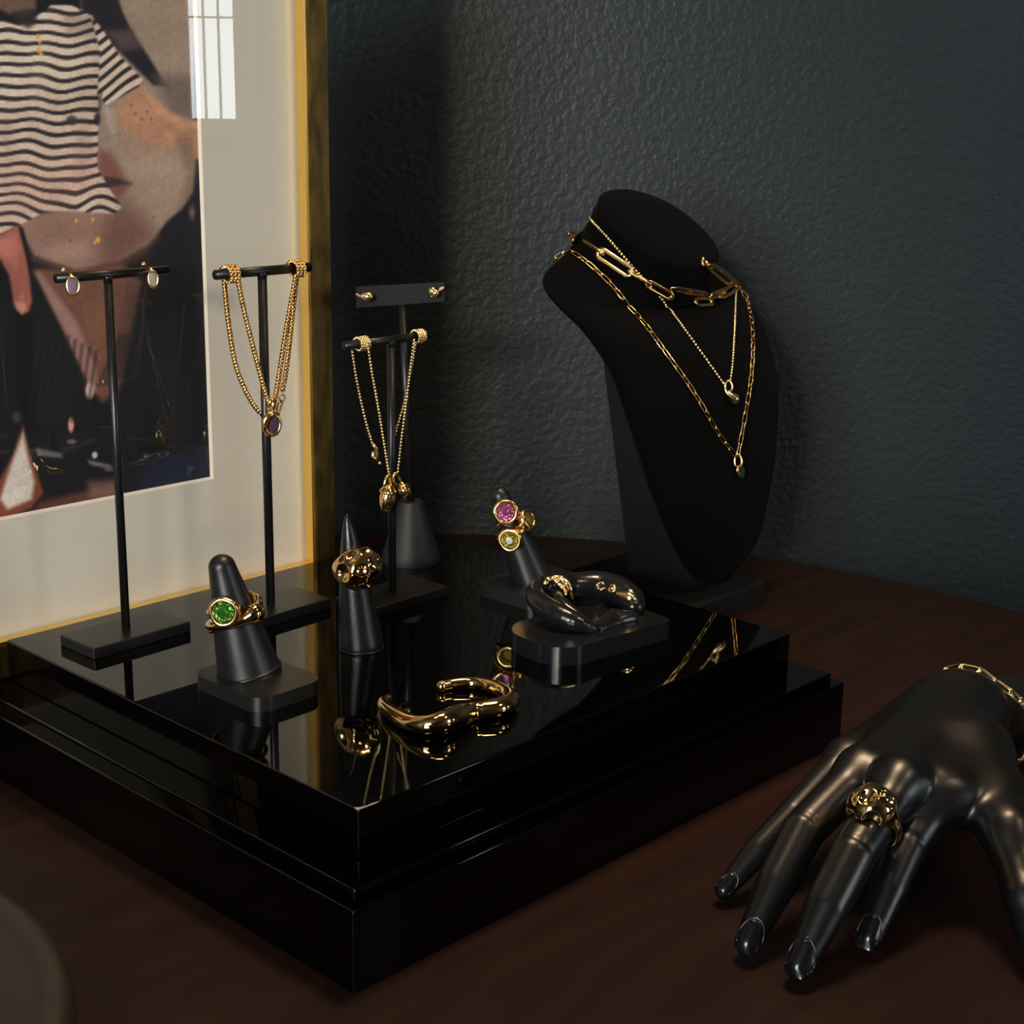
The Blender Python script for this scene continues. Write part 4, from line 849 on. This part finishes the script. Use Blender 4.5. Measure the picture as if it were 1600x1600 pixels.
hand = sdf_obj('hand_body', f_hand, allp.min(0)-[.012, .026, .012], allp.max(0)+[.026, .026, .026], .00125, HANDM, e)
HB = bvh_of(hand)
def nail(k, wd, ln, px):
    t, dd = J[k+'t'], J[k+'d']; ax = (t-dd)/np.linalg.norm(t-dd); L, N = hit(HB, *px); N = N-ax*(N@ax); N /= np.linalg.norm(N); s = np.cross(ax, N)
    v = []; f = []; nu, nv = 11, 9; vv = []
    for i in range(nu):
        for j in range(nv):
            u = -1+2*i/(nu-1); w_ = -1+2*j/(nv-1); edge = (1-max(abs(u), abs(w_))**6)
            su = u*ln; sw = w_*wd*(1-.30*max(u, 0)**3-.28*max(-u, 0)**3)
            q = L+ax*su+s*sw+N*.006; r = HB.ray_cast(Vector(q), Vector(-N)); h = np.array(r[0]) if r[0] is not None else q-N*.009
            if (q-h)@N > .0088: h = q-N*.0088
            v.append(h+N*(.00035 if edge > 0 else -.0004)); vv.append((su, sw))
    for i in range(nu-1):
        for j in range(nv-1): f.append((i*nv+j, (i+1)*nv+j, (i+1)*nv+j+1, i*nv+j+1))
    o = obj('nail', v, f, NAIL, e)
    cu = []
    for a in np.linspace(math.pi*.30, math.pi*1.70, 22):
        u = math.cos(a); w_ = math.sin(a); q = L+ax*(u*ln*1.03)+s*(w_*wd*1.05)+N*.006; r = HB.ray_cast(Vector(q), Vector(-N)); h = np.array(r[0]) if r[0] is not None else q-N*.006; cu.append(h+N*.0001)
    tube('cuticle', cu, .00045, NAIL, o, 6)
nail('p', .0034, .0054, (1137, 1381)); nail('r', .0048, .0070, (1173, 1461)); nail('m', .0051, .0074, (1249, 1494)); nail('i', .0047, .0070, (1357, 1453))
# dome ring on the middle finger
ax = J['mM']-J['mP']; ax /= np.linalg.norm(ax); cr = J['mP']+ax*((J['mM']-J['mP'])@ax)*.42; nrm = np.array([0, 0, 1.0])-ax*ax[2]; nrm /= np.linalg.norm(nrm); sd2 = np.cross(ax, nrm)
e = thing('dome_ring', cr, 'round gold dome ring with scooped dimples on the mannequin hand', 'ring')
dc = cr+nrm*.0085
dirs = [(0, -.36, .93), (-.64, .28, .72), (.68, .08, .74), (-.62, -.78, .15), (.40, -.88, .22), (.1, .85, .5)]
def f_dome(P):
    q = P-dc; d = np.linalg.norm(q*np.array([1, 1, 1]), axis=-1)-.0104
    for a, b, c_ in dirs:
        u = sd2*a+ax*b+nrm*c_; u = u/np.linalg.norm(u); d = smax(d, .0047-np.linalg.norm(q-u*.0126, axis=-1), .0007)
    g = P-cr; a = g@ax; rad = np.linalg.norm(g-a[..., None]*ax, axis=-1); bandd = np.hypot(rad-.0108, a*.6)-.0014; d = smin(d, bandd, .002)
    return smax(d, .0100-rad, .0004)
sdf_obj('ring_body', f_dome, dc-.022, dc+.016, .00036, GOLDM, e)
# link bracelet on the wrist
e = thing('link_bracelet', FA1, 'gold paperclip link bracelet around the wrist of the mannequin hand', 'bracelet')
BL = mesh('bracelet_link', *link_vf(.0115, .0046, .0006, 6)); BL.materials.append(GOLDP)
top = [Z(1484, 1053, .062), Z(1520, 1056, .064), Z(1555, 1067, .063), Z(1582, 1085, .058), Z(1606, 1108, .048), Z(1618, 1150, .034)]
low = [WC+np.array([.020, -.020, -.028]), WC+np.array([.026, .004, -.034]), WC+np.array([.030, .024, -.016])]
loop = catmull(np.array(top+low+[top[0]]), 120); cw = loop.mean(0); axw = np.array([.75, .1, -.25]); axw /= np.linalg.norm(axw)
fit = []
for q in loop:        # settle on the wrist
    u = q-cw; r = HB.ray_cast(Vector(q+u), Vector(-u/np.linalg.norm(u))); h = np.array(r[0]) if r[0] is not None else q
    u = u/np.linalg.norm(u); fit.append(np.r_[h+u*.0012 if np.linalg.norm(h-q) > .0012 and (h-q)@u > 0 else q, u])
loop = resample(np.array(fit), .0098)
for i in range(len(loop)-1):
    a, b = loop[i, :3], loop[i+1, :3]; d = (b-a)/np.linalg.norm(b-a)
    for sft in (-.0016, .0016): link_at('link', BL, .0115, a-d*.0007+axw*sft, b+d*.0007+axw*sft, loop[i, 3:], True, None, e)
